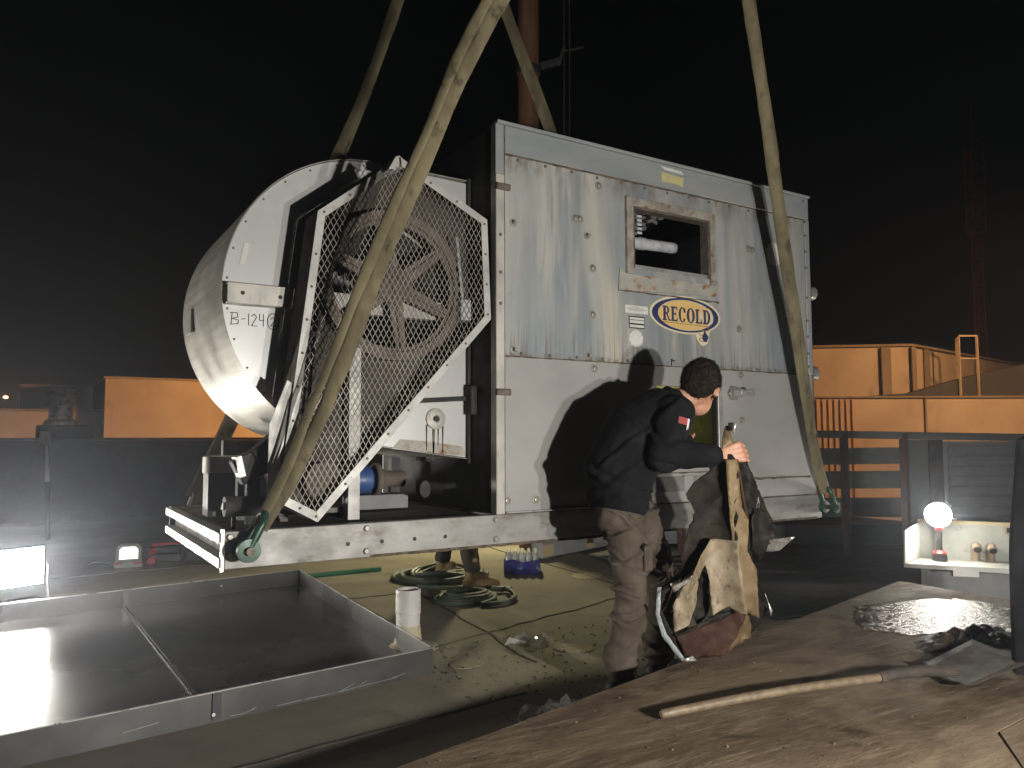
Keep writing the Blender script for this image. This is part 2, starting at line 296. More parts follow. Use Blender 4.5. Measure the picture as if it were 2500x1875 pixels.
class MB:
    def __init__(s): s.v = []; s.f = []
    def add(s, V, F):
        b = len(s.v); s.v += [Vector(p) for p in V]; s.f += [tuple(b+i for i in f) for f in F]; return s
    def hexa(s, P):
        return s.add(P, [(0,3,2,1),(4,5,6,7),(0,1,5,4),(1,2,6,5),(2,3,7,6),(3,0,4,7)])
    def box(s, x0, x1, y0, y1, z0, z1):
        return s.hexa([(x0,y0,z0),(x1,y0,z0),(x1,y1,z0),(x0,y1,z0),(x0,y0,z1),(x1,y0,z1),(x1,y1,z1),(x0,y1,z1)])
    def obox(s, c, ax, ay, az):
        c, ax, ay, az = map(Vector, (c, ax, ay, az))
        return s.hexa([c-ax-ay-az, c+ax-ay-az, c+ax+ay-az, c-ax+ay-az, c-ax-ay+az, c+ax-ay+az, c+ax+ay+az, c-ax+ay+az])
    def bar(s, p0, p1, w, h, upd=(0,0,1)):
        p0, p1 = Vector(p0), Vector(p1); d = p1-p0; ax = d*0.5; dn = d.normalized()
        sd = dn.cross(Vector(upd))
        if sd.length < 1e-4: sd = dn.cross(Vector((1,0,0)))
        sd.normalize(); u = sd.cross(dn)
        return s.obox((p0+p1)*0.5, ax, sd*w*0.5, u*h*0.5)
    def ring_loft(s, rings, cap=True, closed=False):
        b = len(s.v); k = len(rings[0])
        for r in rings: s.v += [Vector(p) for p in r]
        nr = len(rings)
        for i in range(nr if closed else nr-1):
            j = (i+1) % nr
            for a in range(k):
                c = (a+1) % k; s.f.append((b+i*k+a, b+i*k+c, b+j*k+c, b+j*k+a))
        if cap and not closed:
            s.f.append(tuple(b+a for a in reversed(range(k)))); s.f.append(tuple(b+(nr-1)*k+a for a in range(k)))
        return s
    def cyl(s, p0, p1, r0, r1=None, n=16, cap=True):
        r1 = r0 if r1 is None else r1; p0, p1 = Vector(p0), Vector(p1)
        q = (p1-p0).to_track_quat('Z', 'Y'); rings = []
        for p, r in ((p0, r0), (p1, r1)):
            rings.append([p + q @ Vector((r*math.cos(2*math.pi*i/n), r*math.sin(2*math.pi*i/n), 0)) for i in range(n)])
        return s.ring_loft(rings, cap)
    def lathe(s, o, axis, prof, n=24, cap=True):
        o = Vector(o); q = Vector(axis).to_track_quat('Z', 'Y'); rings = []
        for r, h in prof:
            rings.append([o + q @ Vector((r*math.cos(2*math.pi*i/n), r*math.sin(2*math.pi*i/n), h)) for i in range(n)])
        return s.ring_loft(rings, cap)
    def tube(s, path, r, n=8, closed=False, flat=1.0, twist=0.0, upd=(0,0,1)):
        P = [Vector(p) for p in path]; rings = []; L = len(P)
        for i, p in enumerate(P):
            a = P[(i-1) % L] if (closed or i > 0) else P[i]; b = P[(i+1) % L] if (closed or i < L-1) else P[i]
            d = (b-a).normalized(); sd = d.cross(Vector(upd))
            if sd.length < 1e-3: sd = d.cross(Vector((1,0,0)))
            sd.normalize(); u = sd.cross(d); rr = r[i] if hasattr(r, '__len__') else r
            tw = twist[i] if hasattr(twist, '__len__') else twist
            ring = []
            for k in range(n):
                t = 2*math.pi*k/n; x, y = rr*math.cos(t), rr*flat*math.sin(t)
                ring.append(p + sd*(x*math.cos(tw)-y*math.sin(tw)) + u*(x*math.sin(tw)+y*math.cos(tw)))
            rings.append(ring)
        return s.ring_loft(rings, not closed, closed)
    def plate(s, adds, subs, mapf, t, extra=()):
        vs, fs = fill2d(adds, subs, extra); t = Vector(t); k = len(vs); b = len(s.v)
        A = [Vector(mapf(*p)) for p in vs]; s.v += A + [p+t for p in A]; cnt = {}
        for f in fs:
            s.f.append(tuple(b+i for i in f)); s.f.append(tuple(b+k+i for i in reversed(f)))
            for i in range(len(f)):
                e = (f[i], f[(i+1) % len(f)]); cnt[e] = cnt.get(e, 0)+1
        for (i, j) in cnt:
            if (j, i) not in cnt: s.f.append((b+j, b+i, b+k+i, b+k+j))
        return s
    def mesh(s, name, mat_, org=(0,0,0), smooth=False):
        me = bpy.data.meshes.new(name); o = Vector(org)
        me.from_pydata([p-o for p in s.v], [], s.f)
        bm = bmesh.new(); bm.from_mesh(me); bmesh.ops.recalc_face_normals(bm, faces=bm.faces); bm.to_mesh(me); bm.free()
        me.materials.append(MATS[mat_])
        if smooth:
            me.polygons.foreach_set('use_smooth', [True]*len(me.polygons))
            try: me.set_sharp_from_angle(angle=R(38))
            except Exception: pass
        return me
    def build(s, name, mat_, parent=None, org=None, smooth=False, bevel=0.0, **kw):
        o = ORG[parent.name] if parent is not None else Vector(org or (0,0,0))
        ob = link(name, s.mesh(name, mat_, o, smooth), parent, tuple(o))
        if bevel:
            b = ob.modifiers.new('bevel', 'BEVEL'); b.width = bevel; b.segments = 1; b.limit_method = 'ANGLE'; b.angle_limit = R(40)
        return tag(ob, **kw) if kw else ob
def rect(x0, x1, y0, y1): return [(x0,y0),(x1,y0),(x1,y1),(x0,y1)]
def ell(cx, cy, a, b, n=40, t0=0, t1=2*math.pi, rot=0.0):
    out = []
    for i in range(n):
        t = t0+(t1-t0)*i/(n if abs(t1-t0-2*math.pi) < 1e-6 else n-1); x, y = a*math.cos(t), b*math.sin(t)
        out.append((cx+x*math.cos(rot)-y*math.sin(rot), cy+x*math.sin(rot)+y*math.cos(rot)))
    return out
def FACE(Y): return lambda u, v: (u, Y, v)
def copies(name, me, places, parent):
    for p in places:
        link(name, me, parent, local=Vector(p)-ORG[parent.name])

# ================================================================== SETTING
g = MB().box(-400, 500, -300, 600, -7.4, -7.0).build('ground', 'ground_shade_dark', kind='structure')
roof = MB().box(-22, 12.0, -9, 18.5, -6.9, 0.0).build('roof', 'roof_membrane', kind='structure')
# lap joints of the cap sheet and a few repair patches
def strip(path, w, z, name, mt):
    b = MB()
    for i in range(len(path)-1):
        a, c = Vector((*path[i], 0)), Vector((*path[i+1], 0)); b.bar(a+Vector((0,0,z)), c+Vector((0,0,z)), w, 0.006)
    return b.build(name, mt, roof)
def wob(a, b, k=9, amp=0.012):
    return [(a[0]+(b[0]-a[0])*i/k+random.uniform(-amp,amp), a[1]+(b[1]-a[1])*i/k+random.uniform(-amp,amp)) for i in range(k+1)]
for a, b in [((2.15,4.60),(4.30,5.22)), ((2.98,6.5),(2.64,4.0)), ((1.9,6.37),(3.0,6.38)), ((4.3,5.22),(8.2,6.2)), ((5.0,9.6),(4.62,5.3)), ((-4.0,8.6),(6.0,9.2)), ((-1.0,3.2),(2.3,3.55)), ((0.62,3.3),(0.15,1.0))]:
    strip(wob(a, b, 14, 0.02), 0.016, 0.003, 'roof_seam', 'seam_bitumen')
for px, py, sx, sy, ro in [(2.27,4.19,0.11,0.09,0.3), (3.02,4.13,0.10,0.13,0.9), (4.7,6.2,0.2,0.14,0.5)]:
    MB().plate([[(px+p[0], py+p[1]) for p in ell(0,0,sx,sy,14,rot=ro)]], [], lambda u, v: (u, v, 0.002), (0,0,0.003)).build('roof_patch', 'roof_patch_tan', roof)
MB().plate([[(4.75,3.95),(5.6,3.75),(9.6,4.2),(9.6,9.0),(5.9,8.7),(5.2,6.2)]], [], lambda u, v: (u, v, 0.004), (0,0,0.006)).build('membrane_sheet', 'dark_membrane', kind='structure')

w = thing('parapet_wall', 'dark parapet wall along the far left roof edge', 'wall', (-6.5, 15.1, 0))
MB().box(-22, 9.2, 14.9, 15.2, 0.0, 1.33).build('wall_body', 'parapet_dark', w)
MB().box(-22, 9.2, 14.84, 15.26, 1.333, 1.375).build('coping', 'parapet_dark', w, bevel=0.005)

# building on the left, lit orange
b = thing('orange_block', 'plain orange lit building block behind the fan scroll on the left', 'building', (3.6, 29.5, -7))
MB().box(2.1, 8.4, 28.9, 36, -7, 3.36).build('wall', 'stucco', b)
MB().box(2.04, 8.46, 28.84, 36.06, 3.363, 3.43).build('coping', 'stucco_trim', b)
b = thing('low_orange_wing', 'low dim orange wall left of the plain orange block', 'building', (-8, 31, -7))
MB().box(-24, 2.05, 29.6, 36, -7, 2.26).build('wall', 'stucco', b)
MB().box(-24, 2.05, 29.54, 36.06, 2.263, 2.34).build('coping', 'stucco_trim', b)
MB().box(-0.3, 1.9, 31.5, 34, 2.34, 3.25).build('roof_unit', 'stucco_trim', b)

# building on the right: upper storey with corner, lower wing in front
R2 = Vector((0.85,-0.527,0)); D2 = Vector((0.527,0.85,0))
def quadwall(mb, a, b_, z0, z1, th=0.25):
    a, b_ = Vector(a), Vector(b_); d = (b_-a).normalized(); nn = Vector((d.y,-d.x,0))
    if nn.dot(Vector((0,0,0))-a) > 0: nn = -nn
    return mb.hexa([(*(a).xy,z0),(*(b_).xy,z0),(*(b_+nn*th).xy,z0),(*(a+nn*th).xy,z0),(*(a).xy,z1),(*(b_).xy,z1),(*(b_+nn*th).xy,z1),(*(a+nn*th).xy,z1)])
ub = thing('upper_orange_building', 'orange lit upper storey with dark pilasters behind the roof screen', 'building', (29, 18, -7))
cor = Vector((28.78,17.3,0)); la = cor + (Vector((25.6,19.9,0))-cor)*1.9; ra = cor + Vector((16,2.5,0))
body = MB(); P = [la, cor, ra, ra+Vector((2,12,0)), la+Vector((2,12,0))]
body.plate([[(p.x,p.y) for p in P]], [], lambda u, v: (u, v, -7), (0,0,11.83)); body.build('wall', 'stucco', ub)
cop = MB(); cop.plate([[(p.x+q[0],p.y+q[1]) for p, q in zip(P, [(-.1,-.1),(0,-.15),(.1,-.1),(.1,.1),(-.1,.1)])]], [], lambda u, v: (u, v, 4.835), (0,0,0.09)); cop.build('coping', 'stucco_trim', ub)
for f in (0.24, 0.98, -0.02):
    p = cor + (la-cor)*0.5*f + Vector((-0.06,-0.10,0)); MB().bar(p+Vector((0,0,-7)), p+Vector((0,0,4.80)), 0.12, 0.34 if f > 0 else 0.16, upd=(cor-la).normalized()).build('pilaster', 'stucco_trim', ub)
for f in (0.08, 0.42):
    p = cor + (ra-cor)*f + Vector((-0.02,-0.12,0)); MB().bar(p+Vector((0,0,-7)), p+Vector((0,0,4.80)), 0.12, 0.18, upd=(ra-cor).normalized()).build('pilaster', 'stucco_trim', ub)
lb = thing('lower_orange_building', 'long low orange lit wall in front of the upper orange storey', 'building', (28, 15, -7))
A = Vector((22.5,21.3,0)) ; B = Vector((36.5,12.6,0)); off = Vector((0.8,1.3,0))
quadwall(MB(), A-off*0.6, B-off*0.6, -7, 2.80, 2.6).build('wall', 'stucco', lb)
quadwall(MB(), A-off*0.66, B-off*0.66, 2.803, 2.87, 2.7).build('coping', 'stucco_trim', lb)
dd = (B-A).normalized()
for f in (0.455, 0.72):
    p = A-off*0.6 + (B-A)*f - Vector((0.527,0.85,0))*0.05; MB().bar(p+Vector((0,0,-7)), p+Vector((0,0,2.79)), 0.10, 0.62 if f == 0.72 else 0.07, upd=dd).build('pilaster', 'stucco_trim', lb)
for i in range(9):
    p = A-off*0.6 + dd*(3.05+i*0.22) - Vector((0.527,0.85,0))*0.06; MB().bar(p+Vector((0,0,-7)), p+Vector((0,0,2.74)), 0.10, 0.13, upd=dd).build('siding_rib', 'metal_siding', lb)
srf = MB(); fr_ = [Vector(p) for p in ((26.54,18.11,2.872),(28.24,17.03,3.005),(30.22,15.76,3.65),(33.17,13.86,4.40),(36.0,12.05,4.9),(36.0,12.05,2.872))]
srf.add(fr_+[p+D2*0.5 for p in fr_], [(0,1,2,3,4,5),(11,10,9,8,7,6)]+[(i,i+6,(i+1)%6+6,(i+1)%6) for i in range(6)]); srf.build('wall_shade_prism', 'ground_shade_dark', lb)  # dark prism shaped as the slanting shade on the upper wall
hf = thing('ladder_frame', 'thin steel roof hatch frame standing against the dark sky', 'frame', (30.2, 16.0, 2.87))
for x, y in ((29.75,15.95), (30.36,15.6), (30.25,16.3)): MB().box(x-0.035, x+0.035, y-0.035, y+0.035, 2.87, 5.12).build('upright', 'stucco', hf)
MB().bar((29.75,15.95,5.155), (30.36,15.6,5.155), 0.07, 0.06).build('top_rail', 'stucco', hf)
MB().bar((29.75,15.95,4.3), (30.36,15.6,4.3), 0.05, 0.05).build('top_rail', 'stucco', hf)

# lattice radio tower far right
tw = thing('radio_tower', 'tall slender lattice radio tower in the dark sky at right', 'tower', (61.7, 31.4, -7))
def lattice(z0, z1, half, nb, r):
    c0 = Vector((61.7,31.4,0)); cs = [Vector((half*math.cos(t), half*math.sin(t), 0)) for t in (0.6, 0.6+2.094, 0.6+4.189)]
    for q in cs: MB().cyl(c0+q+Vector((0,0,z0)), c0+q+Vector((0,0,z1)), r, n=6).build('tower_leg', 'tower_red', tw)
    mb = MB(); h = (z1-z0)/nb
    for i in range(nb):
        for k in range(3):
            a, b_ = cs[k], cs[(k+1) % 3]; za, zb = z0+i*h, z0+(i+1)*h
            if i % 2: za, zb = zb, za
            mb.cyl(c0+a+Vector((0,0,za)), c0+b_+Vector((0,0,zb)), r*0.6, n=4); mb.cyl(c0+a+Vector((0,0,z0+i*h)), c0+b_+Vector((0,0,z0+i*h)), r*0.6, n=4)
    mb.build('bracing', 'tower_red', tw, kind='stuff')
lattice(-7, 17, 0.42, 24, 0.05); lattice(17, 24, 0.75, 7, 0.06)
MB().cyl((61.7,31.4,24), (61.7,31.4,28), 0.05, 0.03, n=6).build('antenna', 'tower_red', tw)

# two far street lamps on the left
for i, (x, y, z, lab) in enumerate([(-4.6, 146.8, 8.1, 'tiny distant street lamp, the leftmost light near the horizon'), (-1.5, 144.9, 7.4, 'tiny distant street lamp right of the leftmost one')]):
    s_ = thing('street_lamp', lab, 'street lamp', (x, y, -7), 'distant street lamps')
    MB().cyl((x,y,-7), (x,y,z), 0.12, 0.08, n=6).build('pole', 'dark_steel', s_); MB().bar((x,y,z), (x+1.3,y,z+0.1), 0.2, 0.15).build('arm', 'dark_steel', s_)
    MB().lathe((x+1.3,y,z), (0,0,-1), [(0.1,-0.1),(0.34,0),(0.34,0.12),(0.1,0.25)], 10).build('lamp_head', 'street_glow', s_)

# rusty pole behind the unit with clamp, bracket and cables
pl = thing('rusty_pole', 'tall rusty brown steel pole rising behind the grey cabinet', 'pole', (5.33, 8.17, 0))
MB().cyl((5.33,8.17,0), (5.33,8.17,12.5), 0.142, 0.128, 24).build('shaft', 'rust_pole', pl, smooth=True)
MB().lathe((5.33,8.17,6.02), (0,0,1), [(0.146,0),(0.156,0.01),(0.156,0.10),(0.146,0.11)], 24).build('clamp_band', 'dark_steel', pl, smooth=True)
k = MB(); k.bar((5.42,8.02,6.1), (5.62,7.86,6.16), 0.05, 0.08); k.bar((5.60,7.88,6.10), (5.66,7.84,6.34), 0.03, 0.03); k.bar((5.62,7.86,6.28), (5.86,7.70,6.33), 0.02, 0.02)
k.build('bracket', 'dark_steel', pl)
for q in (0.0, 0.05): MB().tube([(5.66+q,7.83-q,12.4), (5.66+q,7.84-q,6.2), (5.64+q,7.86-q,3.0)], 0.008, 6).build('cable', 'dark_steel', pl)

# vent stack, marker post
v = thing('vent_stack', 'round galvanised vent stack beyond the parapet at left', 'vent', (0.47, 15.75, 0))
MB().lathe((0.47,15.75,1.66), (0,0,1), [(0.19,0),(0.19,0.225),(0.2,0.225),(0.2,0.265),(0.225,0.27),(0.225,0.54),(0.21,0.565),(0.0,0.58)], 28).build('stack', 'vent_zinc', v, smooth=True)
MB().lathe((0.47,15.75,1.59), (0,0,1), [(0.27,0),(0.27,0.056),(0.21,0.11)], 28).build('collar', 'vent_zinc', v, smooth=True)
MB().box(0.1, 0.95, 15.4, 16.1, 0, 1.59).build('base', 'interior_black', v, bevel=0.02)
mp = thing('marker_post', 'small pale square plate on a thin post at far left', 'marker post', (0.21, 12.3, 0.0))
MB().cyl((0.235,12.30,0.78), (0.205,12.28,1.28), 0.030, 0.018, 10).build('post', 'label_white', mp, smooth=True)
MB().obox((0.19,12.25,1.37), R2*0.068, D2*0.010, (0,0,0.085)).build('plate', 'label_white', mp, bevel=0.005)
MB().cyl((0.27,12.32,0.0), (0.235,12.30,0.78), 0.03, n=10).build('lower_post', 'interior_black', mp, smooth=True)

# roof screen of slats, solid panels and louvred unit on the right
sc0 = Vector((7.75,5.80,0)); sd = Vector((9.785,4.549,0))-sc0; sd.normalize(); sn = Vector((-sd.y, sd.x, 0))
def sp(l, nrm, z): return sc0 + sd*l + sn*nrm + Vector((0,0,z))
fs = thing('roof_screen', 'dark slatted roof screen with orange light through its gaps', 'fence', tuple(sp(0.6,0,0)))
MB().bar(sp(-2.6,0,1.435), sp(2.6,0,1.335), 0.08, 0.085).build('top_rail', 'screen_slat', fs, bevel=0.004)
for l in (-1.6, 0.29, 0.98): MB().bar(sp(l,-0.03,0), sp(l,-0.03,1.385), 0.07, 0.055).build('post', 'screen_post', fs)
for zz, dz, h in ((1.10,0.035,0.19), (0.84,0.02,0.20), (0.55,-0.01,0.22), (0.25,-0.02,0.22)):
    MB().bar(sp(-2.6,0.04,zz), sp(0.95,0.04,zz+dz), 0.04, h).build('slat', 'screen_slat', fs, bevel=0.004)
for l0, l1, mt in ((0.96,1.28,'screen_slat'), (1.29,1.45,'dark_steel')):
    MB().obox(sp((l0+l1)/2,0.03,0.66), sd*(l1-l0)/2, sn*0.02, (0,0,0.655)).build('panel', mt, fs, bevel=0.004)
hv = thing('louvred_unit', 'grey rooftop air unit with horizontal louvres behind the bright lamp', 'air unit', tuple(sp(2.0,0.3,0)))
MB().obox(sp(2.35,0.55,0.66), sd*0.87, sn*0.48, (0,0,0.63)).build('cabinet', 'louver_grey', hv, bevel=0.006)
for i in range(9):
    z = 1.20-i*0.115; MB().obox(sp(2.35,0.055,z), sd*0.82, sn*0.012+Vector((0,0,0.014)), Vector((0,0,0.045))-sn*0.02).build('louvre', 'louver_grey', hv)

# ================================================================== THE HANGING UNIT
U0 = (2.94, 4.63, 0.7465)
un = thing('cooling_unit', 'large grey evaporative cooling unit hanging from yellow slings', 'cooling unit', U0)
X0, X1, Y0, Y1, Z0, Z1 = 0.776, 5.10, 3.80, 5.46, 0.7465, 0.919
CL, CR, ZT, ZS, ZB = 2.244, 5.03, 3.194, 1.82, 3.006

# skid
f = MB(); f.box(X0+0.012, X1, Y0, Y0+0.008, Z0, Z1); f.box(X0+0.012, X1, Y0+0.008, Y0+0.07, Z1-0.008, Z1); f.box(X0+0.012, X1, Y0+0.008, Y0+0.07, Z0, Z0+0.008)
sk = f.build('skid_beam', 'skid_galvanised', un, bevel=0.003)
f = MB(); f.box(X0+0.012, X1, Y1-0.008, Y1, Z0, Z1); f.box(X0+0.012, X1, Y1-0.07, Y1-0.008, Z1-0.008, Z1); f.box(X0+0.012, X1, Y1-0.07, Y1-0.008, Z0, Z0+0.008)
f.build('skid_beam', 'skid_galvanised', un)
e = MB(); e.box(X0+0.045, X0+0.053, Y0+0.009, Y1-0.009, Z0+0.002, Z1-0.002)
ec = e.build('end_channel', 'dark_steel', un)
for z in (Z1-0.052, Z0+0.006):
    MB().box(X0-0.012, X0+0.045, Y0+0.010, Y1-0.010, z, z+0.046).build('flange', 'hot_white', ec, bevel=0.003)  # flanges painted brighter than the web, as the lamp lights them
MB().box(X0-0.004, X0+0.010, Y0-0.003, Y0+0.012, Z0-0.01, Z1+0.012).build('corner_edge', 'aluminium', un)
MB().box(X1+0.002, X1+0.012, Y0+0.01, Y1-0.01, Z0, Z1-0.004).build('end_channel', 'skid_galvanised', un)
MB().box(X0+0.06, CL-0.01, Y0+0.075, Y1-0.075, Z1-0.02, Z1-0.009).build('deck_plate', 'dusty_iron', un)
for x in (1.5, 2.9, 4.0): MB().box(x-0.03, x+0.03, Y0+0.075, Y1-0.075, Z0+0.01, Z1-0.022).build('cross_member', 'dark_steel', un)
hexm = MB().lathe((0,0,0), (0,-1,0), [(0.017,0),(0.017,0.011),(0.012,0.014)], 6).mesh('bolt', 'bolt_zinc')
scrm = MB().lathe((0,0,0), (0,-1,0), [(0.010,0),(0.010,0.004),(0.006,0.008)], 8).mesh('screw', 'bolt_dark')
wshm = MB().lathe((0,0,0), (0,-1,0), [(0.026,0),(0.026,0.004),(0.015,0.005),(0.015,0.016),(0.009,0.018)], 10).mesh('bolt', 'bolt_zinc')
stud = MB().lathe((0,0,0), (0,-1,0), [(0.022,0),(0.022,0.004),(0.010,0.005),(0.010,0.035)], 10).mesh('stud', 'bolt_zinc')
smm0 = MB().lathe((0,0,0), (0,-1,0), [(0.0065,0),(0.0065,0.002),(0.004,0.004)], 6).mesh('screw', 'bolt_dark')
hole = MB().lathe((0,0,0), (0,-1,0), [(0.011,0),(0.011,0.0015)], 10).mesh('bolt_hole', 'ink_black')
copies('bolt', hexm, [(x, Y0, z) for x, z in ((0.812,0.894),(0.812,0.802),(1.481,0.893),(1.48,0.778),(2.244,0.893),(2.244,0.785),(3.05,0.893),(3.05,0.785),(4.2,0.893),(4.2,0.785))], un)
copies('bolt_hole', hole, [(x, Y0, 0.821) for x in (1.383,1.565,1.749,1.929)], un)
MB().plate([[(x, Z0-0.001-abs(noise.noise((x*9,0,3)))*0.012) for x in [1.5+i*0.06 for i in range(60)]] + [(5.04, Z0+0.012), (1.5, Z0+0.012)]], [], FACE(Y0-0.002), (0,0.0015,0)).build('grime', 'grime_line', sk)
MB().box(4.1, 4.32, Y0-0.0025, Y0-0.0005, 0.775, 0.852).build('paint_patch', 'patch_cream', sk)

# cabinet shell: upper panel with access window, lower panel with opening
WX0, WX1, WZ0, WZ1 = 3.268, 3.965, 2.44, 2.848
OX0, OX1, OZ0, OZ1 = 3.46, 4.005, 1.29, 1.69
up = MB().plate([rect(CL+0.06, CR-0.05, ZS+0.002, ZB-0.002)], [rect(WX0, WX1, WZ0, WZ1)], FACE(Y0), (0,0.03,0)).build('upper_panel', 'weathered_galvanised', un, label='upper panel streaked blue grey and white by run-off')
lo = MB().plate([rect(CL+0.06, CR-0.004, Z1+0.004, ZS-0.002)], [rect(OX0, OX1, OZ0, OZ1)], FACE(Y0-0.004), (0,0.03,0)).build('lower_panel', 'plain_galvanised', un)
bd = MB().box(CL+0.062, CR-0.002, Y0-0.012, Y0+0.02, ZB+0.006, ZT-0.02).build('top_band', 'band_galvanised', un, bevel=0.003)
MB().box(CL+0.002, CR, Y0-0.030, Y0+0.06, ZT-0.018, ZT).build('top_cap', 'band_galvanised', un, bevel=0.003)
MB().box(CL, CL+0.056, Y0-0.014, Y0+0.05, Z1+0.002, 2.88).build('corner_post', 'post_galvanised', un, bevel=0.003)
MB().box(CL, CL+0.056, Y0-0.010, Y0+0.05, 2.884, ZT-0.019).build('corner_post', 'band_galvanised', un, bevel=0.003)
MB().box(CR-0.046, CR+0.004, Y0-0.010, Y0+0.05, ZS+0.004, ZB+0.003).build('corner_post', 'band_galvanised', un, bevel=0.003)
MB().box(CR+0.008, CR+0.045, Y0+0.02, Y0+0.05, 0.93, 2.6).build('edge_angle', 'bolt_dark', un)
MB().box(CL+0.004, CL+0.024, Y0+0.052, Y1-0.02, Z1+0.002, ZT-0.02).build('side_wall', 'interior_black', un)
MB().box(CR-0.03, CR-0.002, Y0+0.052, Y1-0.02, Z1+0.002, ZT-0.02).build('side_wall', 'band_galvanised', un)
MB().box(CL+0.004, CR-0.002, Y1-0.018, Y1, Z1+0.002, ZT-0.02).build('rear_wall', 'band_galvanised', un)
MB().box(CL+0.03, CR-0.035, Y0+0.06, Y1-0.03, ZT-0.06, ZT-0.03).build('drift_eliminator', 'interior_black', un)
MB().box(CL+0.03, CR-0.035, Y0+0.06, Y1-0.03, ZS-0.03, ZS).build('inner_floor', 'interior_black', un)
# grimy horizontal joints
def joint(z, x0, x1, h, seed, name='joint'):
    up_, dn = [], []
    k = 70
    for i in range(k+1):
        x = x0+(x1-x0)*i/k; up_.append((x, z+h*(0.4+abs(noise.noise((x*7,seed,0)))))); dn.append((x, z-h*(0.4+abs(noise.noise((x*8,seed,5)))*1.6)))
    MB().plate([up_+dn[::-1]], [], FACE(Y0-0.0055), (0,0.0035,0)).build(name, 'grime_line', un)
joint(ZS, CL+0.06, CR-0.05, 0.006, 1.3); joint(ZB+0.001, CL+0.063, CR-0.05, 0.009, 8.1); joint(0.926, CL, CR, 0.005, 4.2)
MB().box(CL+0.06, 3.05, Y0-0.035, Y0-0.005, 0.927, 0.934).build('drip_edge', 'aluminium', un)
MB().box(CL+0.0565, CL+0.0605, Y0-0.011, Y0-0.001, 0.93, 3.17).build('joint', 'grime_line', un)
copies('screw', scrm, [(2.40+i*0.197, Y0, 2.985) for i in range(13)] + [(2.42+i*0.2, Y0, 1.838) for i in range(13) if i not in (5,6)], un)
copies('screw', scrm, [(4.985, Y0-0.010, z) for z in (2.988,2.883,2.76,2.635,2.404,2.229,2.109,1.98,1.88)] + [(4.97, Y0-0.012, 3.15)] + [(2.272, Y0-0.014, z) for z in (2.52,2.30,2.12)], un)
copies('bolt', wshm, [(x, Y0, z) for x, z in ((2.816,2.698),(2.850,2.70),(2.947,2.402),(2.943,2.11),(3.0,2.935),(4.36,2.704),(4.243,2.114),(4.40,2.700))] + [(2.949,Y0-0.004,1.775),(4.248,Y0-0.004,1.788),(4.249,Y0-0.004,1.471),(2.315,Y0-0.004,0.995),(2.512,Y0-0.004,0.992),(2.96,Y0-0.004,1.30)], un)
copies('stud', stud, [(2.365,Y0,2.605),(2.903,Y0,2.60),(2.366,Y0,1.858),(2.903,Y0,1.852)], un)
for z in (2.80, 1.61): MB().box(CL-0.01, CL+0.085, Y0-0.04, Y0-0.015, z-0.018, z+0.018).build('latch', 'bolt_dark', un, bevel=0.004)
for z in (2.475, 1.845):
    kn = MB().lathe((5.10,3.92,z), (1,-0.2,0), [(0.02,0),(0.02,0.05),(0.05,0.06),(0.055,0.10),(0.04,0.12)], 16).build('side_knob', 'bolt_zinc', un, smooth=True)
    MB().cyl((5.0,3.93,z), (5.1,3.92,z), 0.018).build('stem', 'bolt_dark', kn)
# valve nipple
vn = MB().lathe((4.165,Y0-0.005,1.657), (0,-1,0), [(0.055,0),(0.055,0.02),(0.04,0.022)], 6).build('valve', 'bolt_zinc', un)
MB().lathe((4.165,Y0-0.026,1.657), (0.25,-1,0), [(0.03,0),(0.03,0.06),(0.02,0.062),(0.02,0.11),(0.027,0.112),(0.027,0.14),(0.012,0.141),(0.012,0.12)], 14, cap=False).build('nipple', 'aluminium', vn, smooth=True)
# access window
wf = MB()
for a in (rect(WX0-0.055, WX0, WZ0-0.04, WZ1+0.055), rect(WX1, WX1+0.045, WZ0-0.04, WZ1+0.055), rect(WX0+0.0005, WX1-0.0005, WZ1, WZ1+0.055)):
    wf.plate([a], [], FACE(Y0-0.022), (0,0.022,0))
win = wf.build('window_frame', 'rusty_frame', un, bevel=0.003)
g2 = MB(); g2.box(WX0, WX0+0.018, Y0-0.012, Y0+0.06, WZ0, WZ1); g2.box(WX1-0.02, WX1, Y0-0.012, Y0+0.06, WZ0, WZ1); g2.box(WX0+0.018, WX1-0.02, Y0-0.012, Y0+0.06, WZ1-0.016, WZ1)
g2.build('gasket', 'bolt_dark', win)
MB().box(WX0+0.018, WX1-0.02, Y0-0.004, Y0+0.05, WZ0, WZ0+0.028).build('inner_ledge', 'aluminium', win, bevel=0.003)
MB().plate([[(3.15,2.288),(4.01,2.322),(4.045,2.40),(4.035,2.425),(WX1+0.044,2.398),(WX0-0.056,2.398),(3.16,2.43)]], [], FACE(Y0-0.010), (0,0.0095,0)).build('sill_plate', 'rusty_sill', un, label='dented sill plate with orange rust runs')
joint(2.287, 3.15, 4.05, 0.007, 12.0, 'grime')
# inside the window: header pipe, grey fill and a ladder of clips
pp = MB().lathe((3.40,4.32,2.775), (1,0,0.02), [(0.0,0),(0.042,0),(0.042,0.72),(0.036,0.745),(0.0,0.75)], 20).build('header_pipe', 'white_pipe', un, smooth=True)
MB().lathe((3.78,4.32,2.782), (1,0,0.02), [(0.047,0),(0.047,0.05)], 20).build('coupling', 'white_pipe', pp, smooth=True)
fl = MB()
for i in range(9):
    for j in range(6):
        x = 3.62+i*0.06+random.uniform(-.01,.01); z = 2.90+j*0.036; 
        if i-4 > j*1.0: continue
        fl.obox((x, 4.45+random.uniform(-.03,.05), z), Vector((0.024,0,random.uniform(-.012,.012))), (0,0.012,0.004), (0.004,0,0.014))
fl.build('spray_fill', 'fill_plastic', un, kind='stuff')
cl = MB()
for i in range(7): cl.box(3.635, 3.675, 4.16, 4.172, 2.80+i*0.03, 2.815+i*0.03)
cl.build('clip_rack', 'white_pipe', un)
